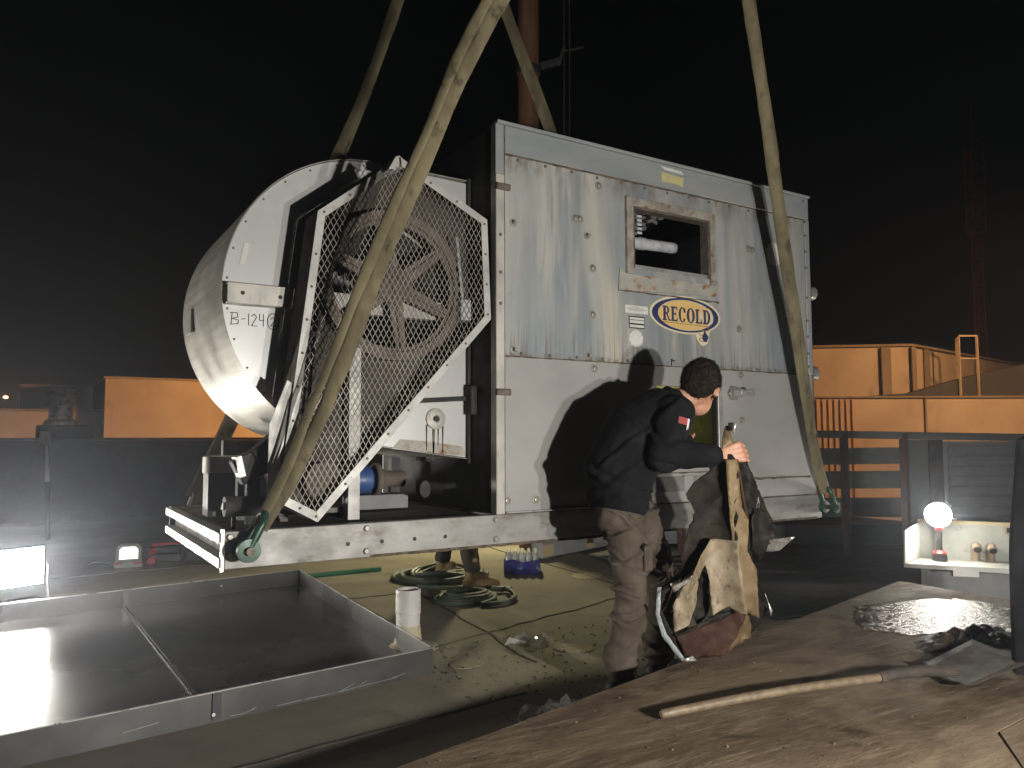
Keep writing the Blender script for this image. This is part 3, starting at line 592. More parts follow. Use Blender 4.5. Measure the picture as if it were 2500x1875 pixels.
# lower opening: jamb, inside lining, door sill
MB().box(OX1, OX1+0.045, Y0-0.022, Y0+0.05, OZ0-0.01, OZ1+0.01).build('door_jamb', 'aluminium', un, bevel=0.003)
MB().box(OX1-0.012, OX1-0.001, Y0-0.010, Y0+0.03, OZ0, OZ1).build('door_seal', 'ink_black', un)
MB().box(3.0, 4.75, 4.42, 4.44, 0.94, 1.78).build('basin_lining', 'olive_paint', un)
MB().box(4.26, 4.28, Y0+0.06, 4.41, 0.94, 1.78).build('basin_lining', 'olive_paint', un)
copies('screw', scrm, [(4.19,4.418,1.50),(4.19,4.418,1.40),(4.0,4.418,1.52)], un)
MB().plate([[(3.2,1.19),(4.02,1.205),(4.03,1.285),(3.2,1.27)]], [], FACE(Y0-0.026), (0,0.020,0)).build('door_panel', 'plain_galvanised', un, bevel=0.002)
MB().box(3.2, 4.02, Y0-0.03, Y0-0.006, 1.00, 1.095).build('lower_strip', 'skid_galvanised', un, bevel=0.003)
MB().box(3.66, 3.74, Y0-0.036, Y0-0.031, 1.0, 1.10).build('strap_plate', 'plain_galvanised', un)
joint(1.12, 3.2, 4.05, 0.008, 31.0, 'grime'); joint(1.06, 4.35, 4.98, 0.012, 17.0, 'grime')
# labels
MB().box(3.205, 3.395, Y0-0.0035, Y0-0.001, 2.147, 2.198).build('label_plate', 'label_white', un)
for z, a, b_ in ((2.188,3.26,3.32),(2.178,3.22,3.36),(2.171,3.22,3.38),(2.164,3.23,3.35)): MB().box(a, b_, Y0-0.0045, Y0-0.0036, z, z+0.003).build('label_line', 'label_grey', un)
MB().box(3.235, 3.366, Y0-0.003, Y0-0.001, 2.05, 2.128).build('rating_plate', 'ink_black', un)
for z0, z1 in ((2.106,2.121),(2.083,2.102),(2.056,2.073)): MB().box(3.24, 3.361, Y0-0.0042, Y0-0.0031, z0, z1).build('plate_field', 'label_white', un)
MB().plate([[(3.292+(0.058+0.006*math.sin(i*2.6))*math.cos(i*0.2618), 1.985+(0.055+0.005*math.sin(i*3.1))*math.sin(i*0.2618)) for i in range(24)]], [], FACE(Y0-0.0035), (0,0.0025,0)).build('sticker_remnant', 'label_white', un)
MB().plate([[(3.52,3.115),(3.72,3.108),(3.716,3.045),(3.65,3.055),(3.525,3.052)]], [], FACE(Y0-0.0165), (0,0.003,0)).build('paper_tag', 'label_yellow', un)
MB().plate([[(3.515,3.155),(3.70,3.150),(3.725,3.130),(3.55,3.135)]], [], FACE(Y0-0.0165), (0,0.003,0)).build('paper_tag', 'label_white', un)
MB().plate([rect(4.53,4.735,2.565,2.80)], [], FACE(Y0-0.0035), (0,0.0025,0)).build('faded_sticker', 'label_grey', un)
MB().plate([[(4.635+0.085*math.cos(t)*(1+0.06*math.sin(5*t)), 2.70+0.085*math.sin(t)*(1+0.05*math.sin(4*t))) for t in [i*0.2618 for i in range(24)]]], [], FACE(Y0-0.0055), (0,0.0015,0)).build('sticker_remnant', 'label_white', un)
# RECOLD decal
LX, LZ = 3.735, 2.172
decal = MB().plate([ell(LX, LZ, 0.325, 0.128, 56), [(3.80,2.08),(3.955,2.085),(3.945,2.02),(3.93,1.99),(3.895,1.972),(3.865,1.98),(3.835,2.01),(3.82,2.05)]], [], FACE(Y0-0.003), (0,0.002,0)).build('brand_decal', 'decal_cream', un, label='oval cream and navy decal lettered RECOLD')
MB().plate([ell(LX, LZ-0.002, 0.305, 0.115, 56)], [ell(LX+0.002, LZ-0.002, 0.255, 0.103, 56)], FACE(Y0-0.0042), (0,0.001,0)).build('oval_ring', 'decal_navy', decal)
MB().plate([ell(LX+0.002, LZ-0.002, 0.252, 0.100, 56)], [], FACE(Y0-0.0046), (0,0.001,0)).build('oval_field', 'decal_gold', decal)
MB().plate([[(3.94,2.105),(3.985,2.14),(3.988,2.18),(3.97,2.215),(3.945,2.235)]], [], FACE(Y0-0.0056), (0,0.0009,0)).build('highlight', 'decal_cream', decal)
def serif_letter(ch, x, w):
    h = 0.098; t = w*0.30; s = 0.010; z = 2.122; a, sub = [], []
    def bx(x0, x1, z0, z1): a.append(rect(x+x0, x+x1, z+z0, z+z1))
    if ch in 'RELD':
        bx(w*0.10, w*0.10+t, 0, h); bx(0, w*0.14+t+0.008, 0, s); bx(0, w*0.14+t+0.008, h-s, h)
    if ch == 'E':
        bx(w*0.2, w*0.92, 0, s); bx(w*0.2, w*0.90, h-s, h); bx(w*0.2, w*0.70, h*0.46, h*0.46+s)
        a.append([(x+w*0.92,z),(x+w*0.98,z+h*0.30),(x+w*0.90,z+h*0.28),(x+w*0.78,z+s*0.8)]); a.append([(x+w*0.90,z+h),(x+w*0.93,z+h*0.72),(x+w*0.86,z+h*0.74),(x+w*0.76,z+h-s*0.8)]); bx(w*0.64, w*0.72, h*0.36, h*0.62)
    if ch == 'L':
        bx(w*0.2, w*0.95, 0, s); a.append([(x+w*0.95,z),(x+w*1.0,z+h*0.36),(x+w*0.93,z+h*0.33),(x+w*0.75,z+s*0.8)])
    if ch == 'R':
        a.append([(x+w*0.2,z+h)]+[(x+w*0.48+w*0.40*math.sin(q), z+h*0.73+h*0.27*math.cos(q)) for q in [i*math.pi/10 for i in range(11)]]+[(x+w*0.2,z+h*0.46)])
        sub.append([(x+w*0.41,z+h-s)]+[(x+w*0.46+w*0.18*math.sin(q), z+h*0.735+h*0.18*math.cos(q)) for q in [i*math.pi/8 for i in range(9)]]+[(x+w*0.41,z+h*0.55)])
        a.append([(x+w*0.44,z+h*0.50),(x+w*0.66,z+h*0.48),(x+w*0.92,z+s),(x+w*1.06,z+s*0.9),(x+w*1.06,z),(x+w*0.80,z)])
    if ch == 'D':
        a.append([(x+w*0.2,z+h)]+[(x+w*0.46+w*0.54*math.sin(q), z+h*0.5+h*0.5*math.cos(q)) for q in [i*math.pi/14 for i in range(15)]]+[(x+w*0.2,z)])
        sub.append([(x+w*0.40,z+h-s)]+[(x+w*0.44+w*0.27*math.sin(q), z+h*0.5+(h*0.5-s)*math.cos(q)) for q in [i*math.pi/12 for i in range(13)]]+[(x+w*0.40,z+s)])
    if ch in 'OC':
        a.append(ell(x+w*0.5, z+h*0.5, w*0.50, h*0.53, 30)); sub.append(ell(x+w*0.5, z+h*0.5, w*0.21, h*0.46, 26))
    if ch == 'C':
        sub.append([(x+w*0.58,z+h*0.28),(x+w*1.2,z+h*0.20),(x+w*1.2,z+h*0.66),(x+w*0.58,z+h*0.66)])
        bx(w*0.84, w*0.91, h*0.64, h*1.0)
    return MB().plate(a, sub, FACE(Y0-0.0062), (0,0.0010,0))
x = 3.522
for ch, w in zip('RECOLD', (0.066,0.062,0.066,0.074,0.062,0.070)):
    serif_letter(ch, x, w).build('letter', 'decal_navy', decal); x += w+0.0075
def ribbon(pts, w, Y, name, mt, parent):
    b = MB()
    for i in range(len(pts)-1):
        b.bar((pts[i][0],Y,pts[i][1]), (pts[i+1][0],Y,pts[i+1][1]), 0.0008, w, upd=Vector((pts[i+1][1]-pts[i][1],0,-(pts[i+1][0]-pts[i][0]))))
    return b.build(name, mt, parent)
ribbon([(3.52,2.112),(3.93,2.108),(3.94,2.10),(3.94,2.082),(3.93,2.077),(3.86,2.078),(3.85,2.07),(3.852,2.052),(3.862,2.045),(3.935,2.043),(3.942,2.034),(3.93,2.024),(3.86,2.025),(3.852,2.015),(3.86,2.004),(3.93,2.002)], 0.005, Y0-0.0064, 'coil_line', 'decal_brown', decal)
MB().plate([ell(3.906, 2.030, 0.026, 0.030, 20), [(3.885,2.04),(3.904,2.082),(3.925,2.04)]], [], FACE(Y0-0.0078), (0,0.0008,0)).build('drop_mark', 'decal_navy', decal)
ribbon([(3.596,1.825),(3.598,1.87),(3.612,1.855),(3.63,1.862)], 0.008, Y0-0.002, 'ink_mark', 'ink_black', un)

# fan scroll: side plate with throat, wrap, inlet
SY, SB = 4.12, 5.25; SCX, SCZ, SR = 1.615, 2.118, 0.80
arc = [(SCX+SR*math.cos(t), SCZ+SR*math.sin(t)) for t in [math.pi/2 + i*math.pi/48 for i in range(49)]]
outline = [(2.225,2.905)] + arc + [(2.225,1.235)]
sp_ = MB().plate([outline], [ell(1.68,2.17,0.36,0.36,40)], FACE(SY), (0,0.006,0)).build('scroll_plate', 'new_galvanised', un)
MB().plate([outline], [], FACE(SB), (0,0.006,0)).build('scroll_plate', 'new_galvanised', un)
wr = MB(); k = len(arc); pth = [(2.225,2.918)] + [(SCX+(SR+0.004)*math.cos(t), SCZ+(SR+0.004)*math.sin(t)) for t in [math.pi/2 + i*math.pi/48 for i in range(49)]] + [(2.225,1.229)]
ri = [[(p[0],SY-0.018,p[1]),(p[0],SB+0.02,p[1]),(SCX+(p[0]-SCX)*1.003,SB+0.02,SCZ+(p[1]-SCZ)*1.003),(SCX+(p[0]-SCX)*1.003,SY-0.018,SCZ+(p[1]-SCZ)*1.003)] for p in pth]
wr.ring_loft(ri); wr.build('scroll_wrap', 'brushed_wrap', un, smooth=True)
MB().box(0.795, 0.810, 4.9, 5.1, 1.98, 2.12).build('wrap_tab', 'new_galvanised', un)
MB().lathe((1.68,SY+0.12,2.17), (0,-1,0), [(0.28,0),(0.30,0.06),(0.36,0.115),(0.385,0.122),(0.385,0.126),(0.355,0.126),(0.27,0.0)], 40, cap=False).build('inlet_cone', 'interior_black', un, smooth=True)
fw = MB()
for i in range(32):
    t = 2*math.pi*i/32; cxx, czz = 1.68+0.33*math.cos(t), 2.17+0.33*math.sin(t)
    fw.obox((cxx,4.68,czz), Vector((math.cos(t+0.6),0,math.sin(t+0.6)))*0.045, (0,0.40,0), Vector((-math.sin(t+0.6),0,math.cos(t+0.6)))*0.003)
fw.build('fan_wheel', 'dark_steel', un, kind='stuff')
MB().cyl((1.68,3.90,2.18), (1.68,5.3,2.18), 0.028, n=14).build('fan_shaft', 'bolt_dark', un, smooth=True)
copies('screw', smm0, [(SCX+(SR-0.02)*math.cos(t), SY, SCZ+(SR-0.02)*math.sin(t)) for t in [math.pi*0.52+i*0.205 for i in range(13)]], un)
# bearing support channel across the plate
ch = MB(); ch.box(0.825, 2.21, SY-0.075, SY-0.068, 2.035, 2.14); ch.box(0.825, 2.21, SY-0.068, SY-0.002, 2.133, 2.14); ch.box(0.825, 2.21, SY-0.068, SY-0.002, 2.035, 2.042)
cc = ch.build('bearing_channel', 'post_galvanised', un, bevel=0.002)
copies('bolt_hole', hole, [(0.90,SY-0.075,2.09),(1.09,SY-0.075,2.085)], un)
MB().box(1.60, 1.76, SY-0.15, SY-0.078, 2.10, 2.27).build('pillow_block', 'dusty_iron', un, bevel=0.015)
# hand lettering B-124 (2) on the plate
def ink(pts): ribbon(pts, 0.004, SY-0.0015, 'ink_stroke', 'ink_black', sp_)
bx0, bz0, hh = 0.862, 1.935, 0.062
ink([(bx0,bz0),(bx0+0.004,bz0+hh)]); ink([(bx0-0.008,bz0+hh),(bx0+0.03,bz0+hh),(bx0+0.033,bz0+hh*.65),(bx0+0.004,bz0+hh*.5)]); ink([(bx0+0.004,bz0+hh*.5),(bx0+0.036,bz0+hh*.4),(bx0+0.034,bz0+0.006),(bx0-0.006,bz0)])
ink([(bx0+0.048,bz0+hh*.5),(bx0+0.07,bz0+hh*.55)]); ink([(bx0+0.088,bz0),(bx0+0.086,bz0+hh)])
ink([(bx0+0.102,bz0+hh*.8),(bx0+0.116,bz0+hh),(bx0+0.127,bz0+hh*.75),(bx0+0.102,bz0),(bx0+0.132,bz0)])
ink([(bx0+0.142,bz0+hh*1.05),(bx0+0.142,bz0+hh*.5),(bx0+0.166,bz0+hh*.5)]); ink([(bx0+0.162,bz0+hh*1.05),(bx0+0.162,bz0)])
ink([(p[0],p[1]) for p in ell(bx0+0.212,bz0+hh*.48,0.030,0.042,16)]+[(bx0+0.242,bz0+hh*.48)])
ink([(bx0+0.199,bz0+hh*.66),(bx0+0.213,bz0+hh*.85),(bx0+0.224,bz0+hh*.62),(bx0+0.200,bz0+hh*.1),(bx0+0.226,bz0+hh*.12)])
MB().plate([[(0.895,2.25),(0.925,2.255),(0.945,2.37),(0.918,2.365)]], [], FACE(SY-0.003), (0,0.0025,0)).build('tape_piece', 'label_white', sp_)
# drain flange and stain on the throat, dark bracket and strap
dr = MB().lathe((2.023,SY-0.001,1.463), (0,-1,0), [(0.062,0),(0.062,0.012),(0.05,0.018),(0.022,0.018),(0.018,0.004)], 24).build('drain_flange', 'post_galvanised', un, smooth=True)
MB().lathe((2.023,SY-0.020,1.463), (0,-1,0), [(0.016,0),(0.016,0.002)], 12).build('drain_hole', 'ink_black', dr)
for dx, l, ww in ((-0.055,0.14,0.006),(-0.01,0.20,0.010),(0.02,0.11,0.006),(0.05,0.16,0.006)):
    MB().plate([[(2.023+dx-ww,1.43),(2.023+dx+ww,1.43),(2.023+dx+ww*.4,1.42-l),(2.023+dx-ww*.4,1.42-l)]], [], FACE(SY-0.0012), (0,0.001,0)).build('drip_stain', 'grime_line', sp_)
MB().plate([[(1.80,1.345),(2.0,1.33),(2.2,1.30),(2.222,1.275),(2.222,1.242),(1.75,1.29)]], [], FACE(SY-0.0012), (0,0.001,0)).build('grime', 'rusty_sill', sp_)
MB().box(2.21, 2.285, SY-0.10, SY-0.01, 1.49, 1.66).build('dark_bracket', 'interior_black', un, bevel=0.004)
MB().bar((1.9,SY-0.02,1.565), (2.21,SY-0.03,1.585), 0.012, 0.026).build('dark_strap', 'interior_black', un)
MB().box(2.226, 2.244, SY-0.03, SB, 1.20, 2.93).build('throat_flange', 'interior_black', un)
MB().plate([ell(2.0,1.05,0.035,0.05,14)], [], FACE(4.2), (0,0.004,0)).build('knockout', 'ink_black', un)

# belt guard
GY = 3.815
GP = [(1.209,2.503),(1.661,2.869),(2.202,2.604),(2.226,2.028),(1.232,0.936),(1.032,1.045)]
def inset(P, d):
    out = []; k = len(P); ar = sum(P[i][0]*P[(i+1)%k][1]-P[(i+1)%k][0]*P[i][1] for i in range(k))
    sg = 1 if ar > 0 else -1
    for i in range(k):
        a, b_, c_ = Vector(P[i-1]), Vector(P[i]), Vector(P[(i+1)%k]); d1 = (b_-a).normalized(); d2 = (c_-b_).normalized()
        n1 = Vector((-d1.y,d1.x))*sg; n2 = Vector((-d2.y,d2.x))*sg; bis = (n1+n2).normalized(); out.append(tuple(b_+bis*(d/max(0.3,bis.dot(n1)))))
    return out
GI = inset(GP, 0.042)
gd = MB()
for i in range(6):
    if i == 0: continue
    j = (i+1) % 6; gd.plate([[GP[i],GP[j],GI[j],GI[i]]], [], FACE(GY), (0,0.004,0))
# upper left edge stops short of the apex
a, b_ = Vector(GP[0]), Vector(GP[1]); ai, bi = Vector(GI[0]), Vector(GI[1]); gd.plate([[tuple(a),tuple(a.lerp(b_,0.74)),tuple(ai.lerp(bi,0.80)),tuple(ai)]], [], FACE(GY), (0,0.004,0))
gu = gd.build('belt_guard', 'guard_frame', un, bevel=0.0015)
wl_ = MB()
for i in range(6):
    j = (i+1) % 6; p, q = GP[i], GP[j]
    if i == 0: q = tuple(a.lerp(b_,0.74))
    wl_.hexa([(p[0],GY+0.005,p[1]),(q[0],GY+0.005,q[1]),(q[0],GY+0.204,q[1]),(p[0],GY+0.204,p[1])]+[(GI[i][0]*.08+p[0]*.92,GY+0.005,GI[i][1]*.08+p[1]*.92),(GI[j][0]*.08+q[0]*.92,GY+0.005,GI[j][1]*.08+q[1]*.92),(GI[j][0]*.08+q[0]*.92,GY+0.204,GI[j][1]*.08+q[1]*.92),(GI[i][0]*.08+p[0]*.92,GY+0.204,GI[i][1]*.08+p[1]*.92)])
wl_.build('guard_wall', 'guard_dust', gu)
MB().plate([inset(GP,0.004)], [ell(1.685,2.19,0.375,0.375,44)], FACE(GY+0.205), (0,0.004,0)).build('guard_back', 'guard_back', gu)
MI = inset(GP, 0.03); ms = MB()
def clip_line(p, d):
    t0, t1 = -9, 9; k = len(MI); ar = sum(MI[i][0]*MI[(i+1)%k][1]-MI[(i+1)%k][0]*MI[i][1] for i in range(k)); sg = 1 if ar > 0 else -1
    for i in range(k):
        e0 = Vector(MI[i]); e = Vector(MI[(i+1)%k])-e0; nn = Vector((-e.y,e.x))*sg; den = nn.dot(d); num = nn.dot(p-e0)
        if abs(den) < 1e-9:
            if num < 0: return None
        elif den > 0: t0 = max(t0, -num/den)
        else: t1 = min(t1, -num/den)
    return (t0, t1) if t1-t0 > 0.01 else None
DX, DZ = 0.031, 0.056
for sgn in (1, -1):
    d = Vector((sgn*DX, DZ)).normalized(); i = -80
    while i < 120:
        p = Vector((1.0+i*DX, 1.9)); r = clip_line(p, d)
        if r:
            a2, b2 = p+d*r[0], p+d*r[1]; yo = GY+0.006+(0.0035 if sgn > 0 else 0)
            ms.bar((a2.x,yo,a2.y), (b2.x,yo,b2.y), 0.0024, 0.0034, upd=(-d.y,0,d.x))
        i += 1
ms.build('mesh_screen', 'guard_mesh', gu, kind='stuff')
gs = []
for i in range(6):
    p, q = Vector(GP[i]).lerp(Vector(GI[i]),.5), Vector(GP[(i+1)%6]).lerp(Vector(GI[(i+1)%6]),.5); L = (q-p).length; kk = max(2, int(L/0.17))
    for t in range(kk+1):
        if i == 0 and t/kk > 0.7: continue
        if 0 < t < kk or i % 2 == 0: r_ = p.lerp(q, 0.03+0.94*t/kk); gs.append((r_.x, GY, r_.y))
smm = MB().lathe((0,0,0), (0,-1,0), [(0.0075,0),(0.0075,0.003),(0.004,0.005)], 6).mesh('screw', 'bolt_dark')
copies('screw', smm, gs, un)
MB().plate([[(1.60,2.80),(1.64,2.875),(1.66,2.885),(1.70,2.86),(1.69,2.82),(1.64,2.80)]], [], FACE(GY+0.02), (0,0.10,0)).build('guard_bracket', 'guard_frame', gu, bevel=0.003)
MB().plate([[(1.03,1.05),(1.10,1.66),(1.14,1.72),(1.20,2.45),(1.21,2.50)]+[(1.02,2.30),(0.985,1.70),(0.96,1.06)]], [], FACE(GY+0.19), (0,0.004,0)).build('backing_plate', 'guard_frame', un) if False else None
MB().plate([[(0.985,0.99),(1.033,1.04),(1.105,1.62),(1.075,1.64),(0.99,1.42)]], [], FACE(GY+0.02), (0,0.005,0)).build('guard_wing', 'guard_frame', gu, bevel=0.002)
lg = MB(); lg.box(1.43, 1.495, GY+0.12, GY+0.127, 0.925, 1.9); lg.box(1.43, 1.437, GY+0.127, GY+0.19, 0.925, 1.9); lg.box(1.488, 1.495, GY+0.127, GY+0.19, 0.925, 1.9)
lg.build('guard_post', 'guard_frame', un, bevel=0.002)
MB().bar((2.05,GY+0.09,2.50), (2.09,GY+0.09,2.12), 0.008, 0.016).build('tie_rod', 'guard_frame', gu)
MB().box(2.065, 2.13, GY+0.06, GY+0.14, 2.02, 2.14).build('mount_angle', 'new_galvanised', un, bevel=0.003)
# pulley with six arms
PC = Vector((1.685,3.965,2.19)); PR = 0.415
pu = MB().lathe(PC, (0,1,0), [(PR,-0.034),(PR,0.034),(PR-0.045,0.034),(PR-0.05,0.012),(PR-0.068,0.010),(PR-0.068,-0.010),(PR-0.05,-0.012),(PR-0.045,-0.034),(PR,-0.034)], 56, cap=False).build('fan_pulley', 'dusty_iron', un, smooth=True)
for i in range(6):
    t = R(38)+i*math.pi/3; d = Vector((math.cos(t),0,math.sin(t))); s_ = Vector((-math.sin(t),0,math.cos(t))); p0, p1 = PC+d*0.05, PC+d*(PR-0.06)
    b = MB(); b.hexa([p0-s_*0.045+Vector((0,-.016,0)), p1-s_*0.030+Vector((0,-.012,0)), p1-s_*0.030+Vector((0,.012,0)), p0-s_*0.045+Vector((0,.016,0)), p0+s_*0.045+Vector((0,-.016,0)), p1+s_*0.030+Vector((0,-.012,0)), p1+s_*0.030+Vector((0,.012,0)), p0+s_*0.045+Vector((0,.016,0))])
    b.bar(p0+Vector((0,-.02,0)), p1+Vector((0,-.02,0)), 0.02, 0.02); b.build('arm', 'dusty_iron', pu, bevel=0.004)
hb = MB().lathe(PC, (0,-1,0), [(0.095,-0.05),(0.105,-0.02),(0.105,0.03),(0.085,0.045),(0.045,0.05),(0.03,0.062),(0.0,0.064)], 28).build('hub', 'dusty_iron', pu, smooth=True)
for i in range(3):
    t = R(20+i*120); MB().cyl(PC+Vector((0.07*math.cos(t),-0.055,0.07*math.sin(t))), PC+Vector((0.07*math.cos(t),-0.04,0.07*math.sin(t))), 0.012, n=6).build('hub_bolt', 'bolt_dark', pu)
# motor, small pulley, belts
MC = Vector((1.30,3.965,1.13))
MB().lathe(MC, (0,-1,0), [(0.03,-0.05),(0.10,-0.045),(0.10,-0.03),(0.085,-0.02),(0.10,-0.01),(0.085,0),(0.10,0.01),(0.085,0.02),(0.10,0.03),(0.10,0.045),(0.03,0.05)], 32).build('motor_pulley', 'dusty_iron', un, smooth=True)
pts = [(PC.x+(PR+0.004)*math.cos(t), PC.z+(PR+0.004)*math.sin(t)) for t in [i*math.pi/36 for i in range(72)]] + [(MC.x+0.104*math.cos(t), MC.z+0.104*math.sin(t)) for t in [i*math.pi/18 for i in range(36)]]
pts = sorted(set(pts))
def half(ps):
    h = []
    for p in ps:
        while len(h) > 1 and (h[-1][0]-h[-2][0])*(p[1]-h[-2][1])-(h[-1][1]-h[-2][1])*(p[0]-h[-2][0]) <= 0: h.pop()
        h.append(p)
    return h
hull = half(pts)[:-1]+half(pts[::-1])[:-1]
for yo in (-0.022, 0.0, 0.022):
    b = MB(); rings = [[(p[0],PC.y+yo-0.008,p[1]),(p[0],PC.y+yo+0.008,p[1]),(p[0]+(1.5-p[0])*0.02,PC.y+yo+0.006,p[1]+(1.7-p[1])*0.012),(p[0]+(1.5-p[0])*0.02,PC.y+yo-0.006,p[1]+(1.7-p[1])*0.012)] for p in hull]
    b.ring_loft(rings, False, True); b.build('drive_belt', 'belt_rubber', un)
mo = MB().lathe((1.30,4.10,1.16), (0,1,0), [(0.04,-0.06),(0.04,0),(0.12,0.02),(0.155,0.05),(0.155,0.44),(0.12,0.48),(0.0,0.49)], 28).build('fan_motor', 'motor_paint', un, smooth=True)
for i in range(10):
    t = 2*math.pi*i/10; MB().obox((1.30+0.163*math.cos(t),4.35,1.16+0.163*math.sin(t)), Vector((math.cos(t),0,math.sin(t)))*0.012, (0,0.17,0), Vector((-math.sin(t),0,math.cos(t)))*0.004).build('fin', 'motor_paint', mo)
MB().box(1.10, 1.52, 4.05, 4.62, 0.955, 0.985).build('motor_base', 'dark_steel', un, bevel=0.003)
for x in (1.14, 1.46): MB().box(x-0.02, x+0.02, 4.08, 4.6, 0.922, 0.953).build('base_rail', 'dark_steel', un)
MB().box(1.25, 1.38, 4.15, 4.3, 1.30, 1.40).build('terminal_box', 'motor_paint', un, bevel=0.008)
pm = MB().lathe((1.60,4.52,1.10), (1,0,0), [(0.0,0),(0.07,0.005),(0.085,0.03),(0.085,0.17),(0.06,0.19),(0.0,0.20)], 24).build('small_pump', 'blue_paint', un, smooth=True)
MB().lathe((1.80,4.52,1.10), (1,0,0), [(0.09,0),(0.10,0.01),(0.10,0.03),(0.07,0.045),(0.05,0.09),(0.05,0.2)], 24).build('pump_flange', 'dusty_iron', pm, smooth=True)
MB().box(1.58, 2.0, 4.44, 4.62, 0.925, 1.01).build('pump_base', 'block_grey', un, bevel=0.004)
MB().box(1.38, 1.56, 4.85, 5.15, 1.0, 1.3).build('yellow_casting', 'boot_tan', un, bevel=0.03)
for x, y, z0, z1 in ((0.98,4.32,0.92,1.26),(1.02,4.9,0.92,1.34),(2.1,4.9,0.92,1.22)):
    MB().box(x-0.03, x+0.03, y-0.03, y+0.03, z0, z1).build('scroll_leg', 'dark_steel', un)
# take-up hardware left of the guard: bearing arm, bolts and stop plates
tk = MB(); tk.obox((0.955,4.02,1.22), (0.075,0,0.04), (0,0.05,0), (-0.03,0,0.06)); tk.obox((1.02,4.00,1.31), (0.06,0,0.055), (0,0.05,0), (-0.02,0,0.03)); tk.box(0.93, 0.99, 3.99, 4.05, 0.92, 1.18)
tk.build('take_up_arm', 'interior_black', un, bevel=0.006)
MB().obox((0.885,3.98,1.215), (0.012,0,0.004), (0,0.055,0), (-0.012,0,0.05)).build('stop_plate', 'hot_white', un, bevel=0.002)
MB().obox((0.865,3.97,1.015), (0.06,0,-0.012), (0,0.006,0), (0.004,0,0.018)).build('stop_plate', 'hot_white', un, bevel=0.002)
MB().cyl((0.865,3.98,0.91), (0.865,3.98,1.0), 0.012, n=8).build('adjusting_bolt', 'dark_steel', un)
MB().lathe((0.93,4.62,1.16), (0,0,1), [(0.10,0),(0.10,0.09),(0.085,0.095)], 20).build('gland', 'post_galvanised', un, smooth=True)
MB().box(0.85, 1.02, 4.55, 4.7, 0.92, 1.16).build('gland_box', 'screen_slat', un, bevel=0.004)
MB().cyl((0.82,3.98,1.02), (1.05,3.98,1.02), 0.05, n=12).build('dark_roller', 'interior_black', un, smooth=True)

# ------------------------------------------------------------------ slings and shackles
def resample(P, k):
    P = [Vector(p) for p in P]; L = [0]
    for i in range(1, len(P)): L.append(L[-1]+(P[i]-P[i-1]).length)
    out = []
    for q in range(k+1):
        s_ = L[-1]*q/k; i = max(j for j in range(len(P)) if L[j] <= s_+1e-9); i = min(i, len(P)-2)
        out.append(P[i].lerp(P[i+1], (s_-L[i])/(L[i+1]-L[i])))
    for _ in range(24):
        out = [out[0]]+[(out[i-1]+out[i]*2+out[i+1])*0.25 for i in range(1, len(out)-1)]+[out[-1]]
    return out
def sling(label, P, r, seed, gap=0.05, spread=(1,0,0), flat=0.5):
    P = [Vector(p) for p in P]; top = P[0]+(P[0]-P[1]).normalized()*1.9; path = resample([top]+P, 60)
    t = thing('lifting_sling', label, 'sling', tuple(P[-1]), 'lifting slings'); vd = Vector(spread)
    for s_ in (0, 1):
        pp_, rr, tw = [], [], []
        for i, p in enumerate(path):
            u = i/60; g_ = gap*(0.80+0.5*noise.noise((u*4.1,seed,0)))*(1 if i < 52 else (60-i)/8+0.15)
            pp_.append(p + vd*g_*(0.5 if s_ else -0.5) + Vector((noise.noise((u*9,seed+s_*5,1)), noise.noise((u*9,seed+s_*5,2)), 0))*0.010)
            rr.append(r[s_]*(1+0.22*noise.noise((u*12,seed,s_+4))+0.16*noise.noise((u*45,seed,s_+9)))); tw.append(0.9*noise.noise((u*4,seed+s_,7)))
        MB().tube(pp_, rr, 12, flat=flat*0.8, twist=tw, upd=(-0.5,-0.85,0.1)).build('sling_leg', 'sling_web', t, smooth=True)
    return t
FL = [(1.927,3.28,3.567),(1.748,3.34,3.183),(1.586,3.42,2.705),(1.464,3.472,2.399),(1.33,3.544,1.989),(1.19,3.62,1.564),(1.099,3.672,1.279),(1.007,3.716,1.041),(0.925,3.74,0.935)]
FR = [(3.861,3.3,4.166),(4.176,3.423,3.353),(4.37,3.505,2.766),(4.593,3.587,2.149),(4.797,3.668,1.499),(4.948,3.717,1.092),(5.06,3.735,0.94)]
BL = [(2.478,5.75,4.962),(2.221,5.714,4.214),(2.102,5.697,3.878),(1.943,5.678,3.506),(1.165,5.551,1.375),(1.032,5.536,1.158),(0.942,5.52,0.96)]
BR = [(3.464,5.75,5.262),(3.723,5.72,4.674),(3.985,5.7,4.121),(5.08,5.52,0.96)]
sling('yellow web sling crossing in front of the belt guard', FL, (0.027,0.037), 1.7, 0.088, flat=0.5)
sling('yellow web sling in front of the right side of the cabinet', FR, (0.041,0.034), 5.2, 0.036, flat=0.55)
sling('yellow web sling rising behind the white fan scroll', BL, (0.048,0.03), 9.4, 0.045, flat=0.25)
sling('yellow web sling slanting across the rusty pole', BR, (0.029,0.027), 13.1, 0.085, flat=0.3)
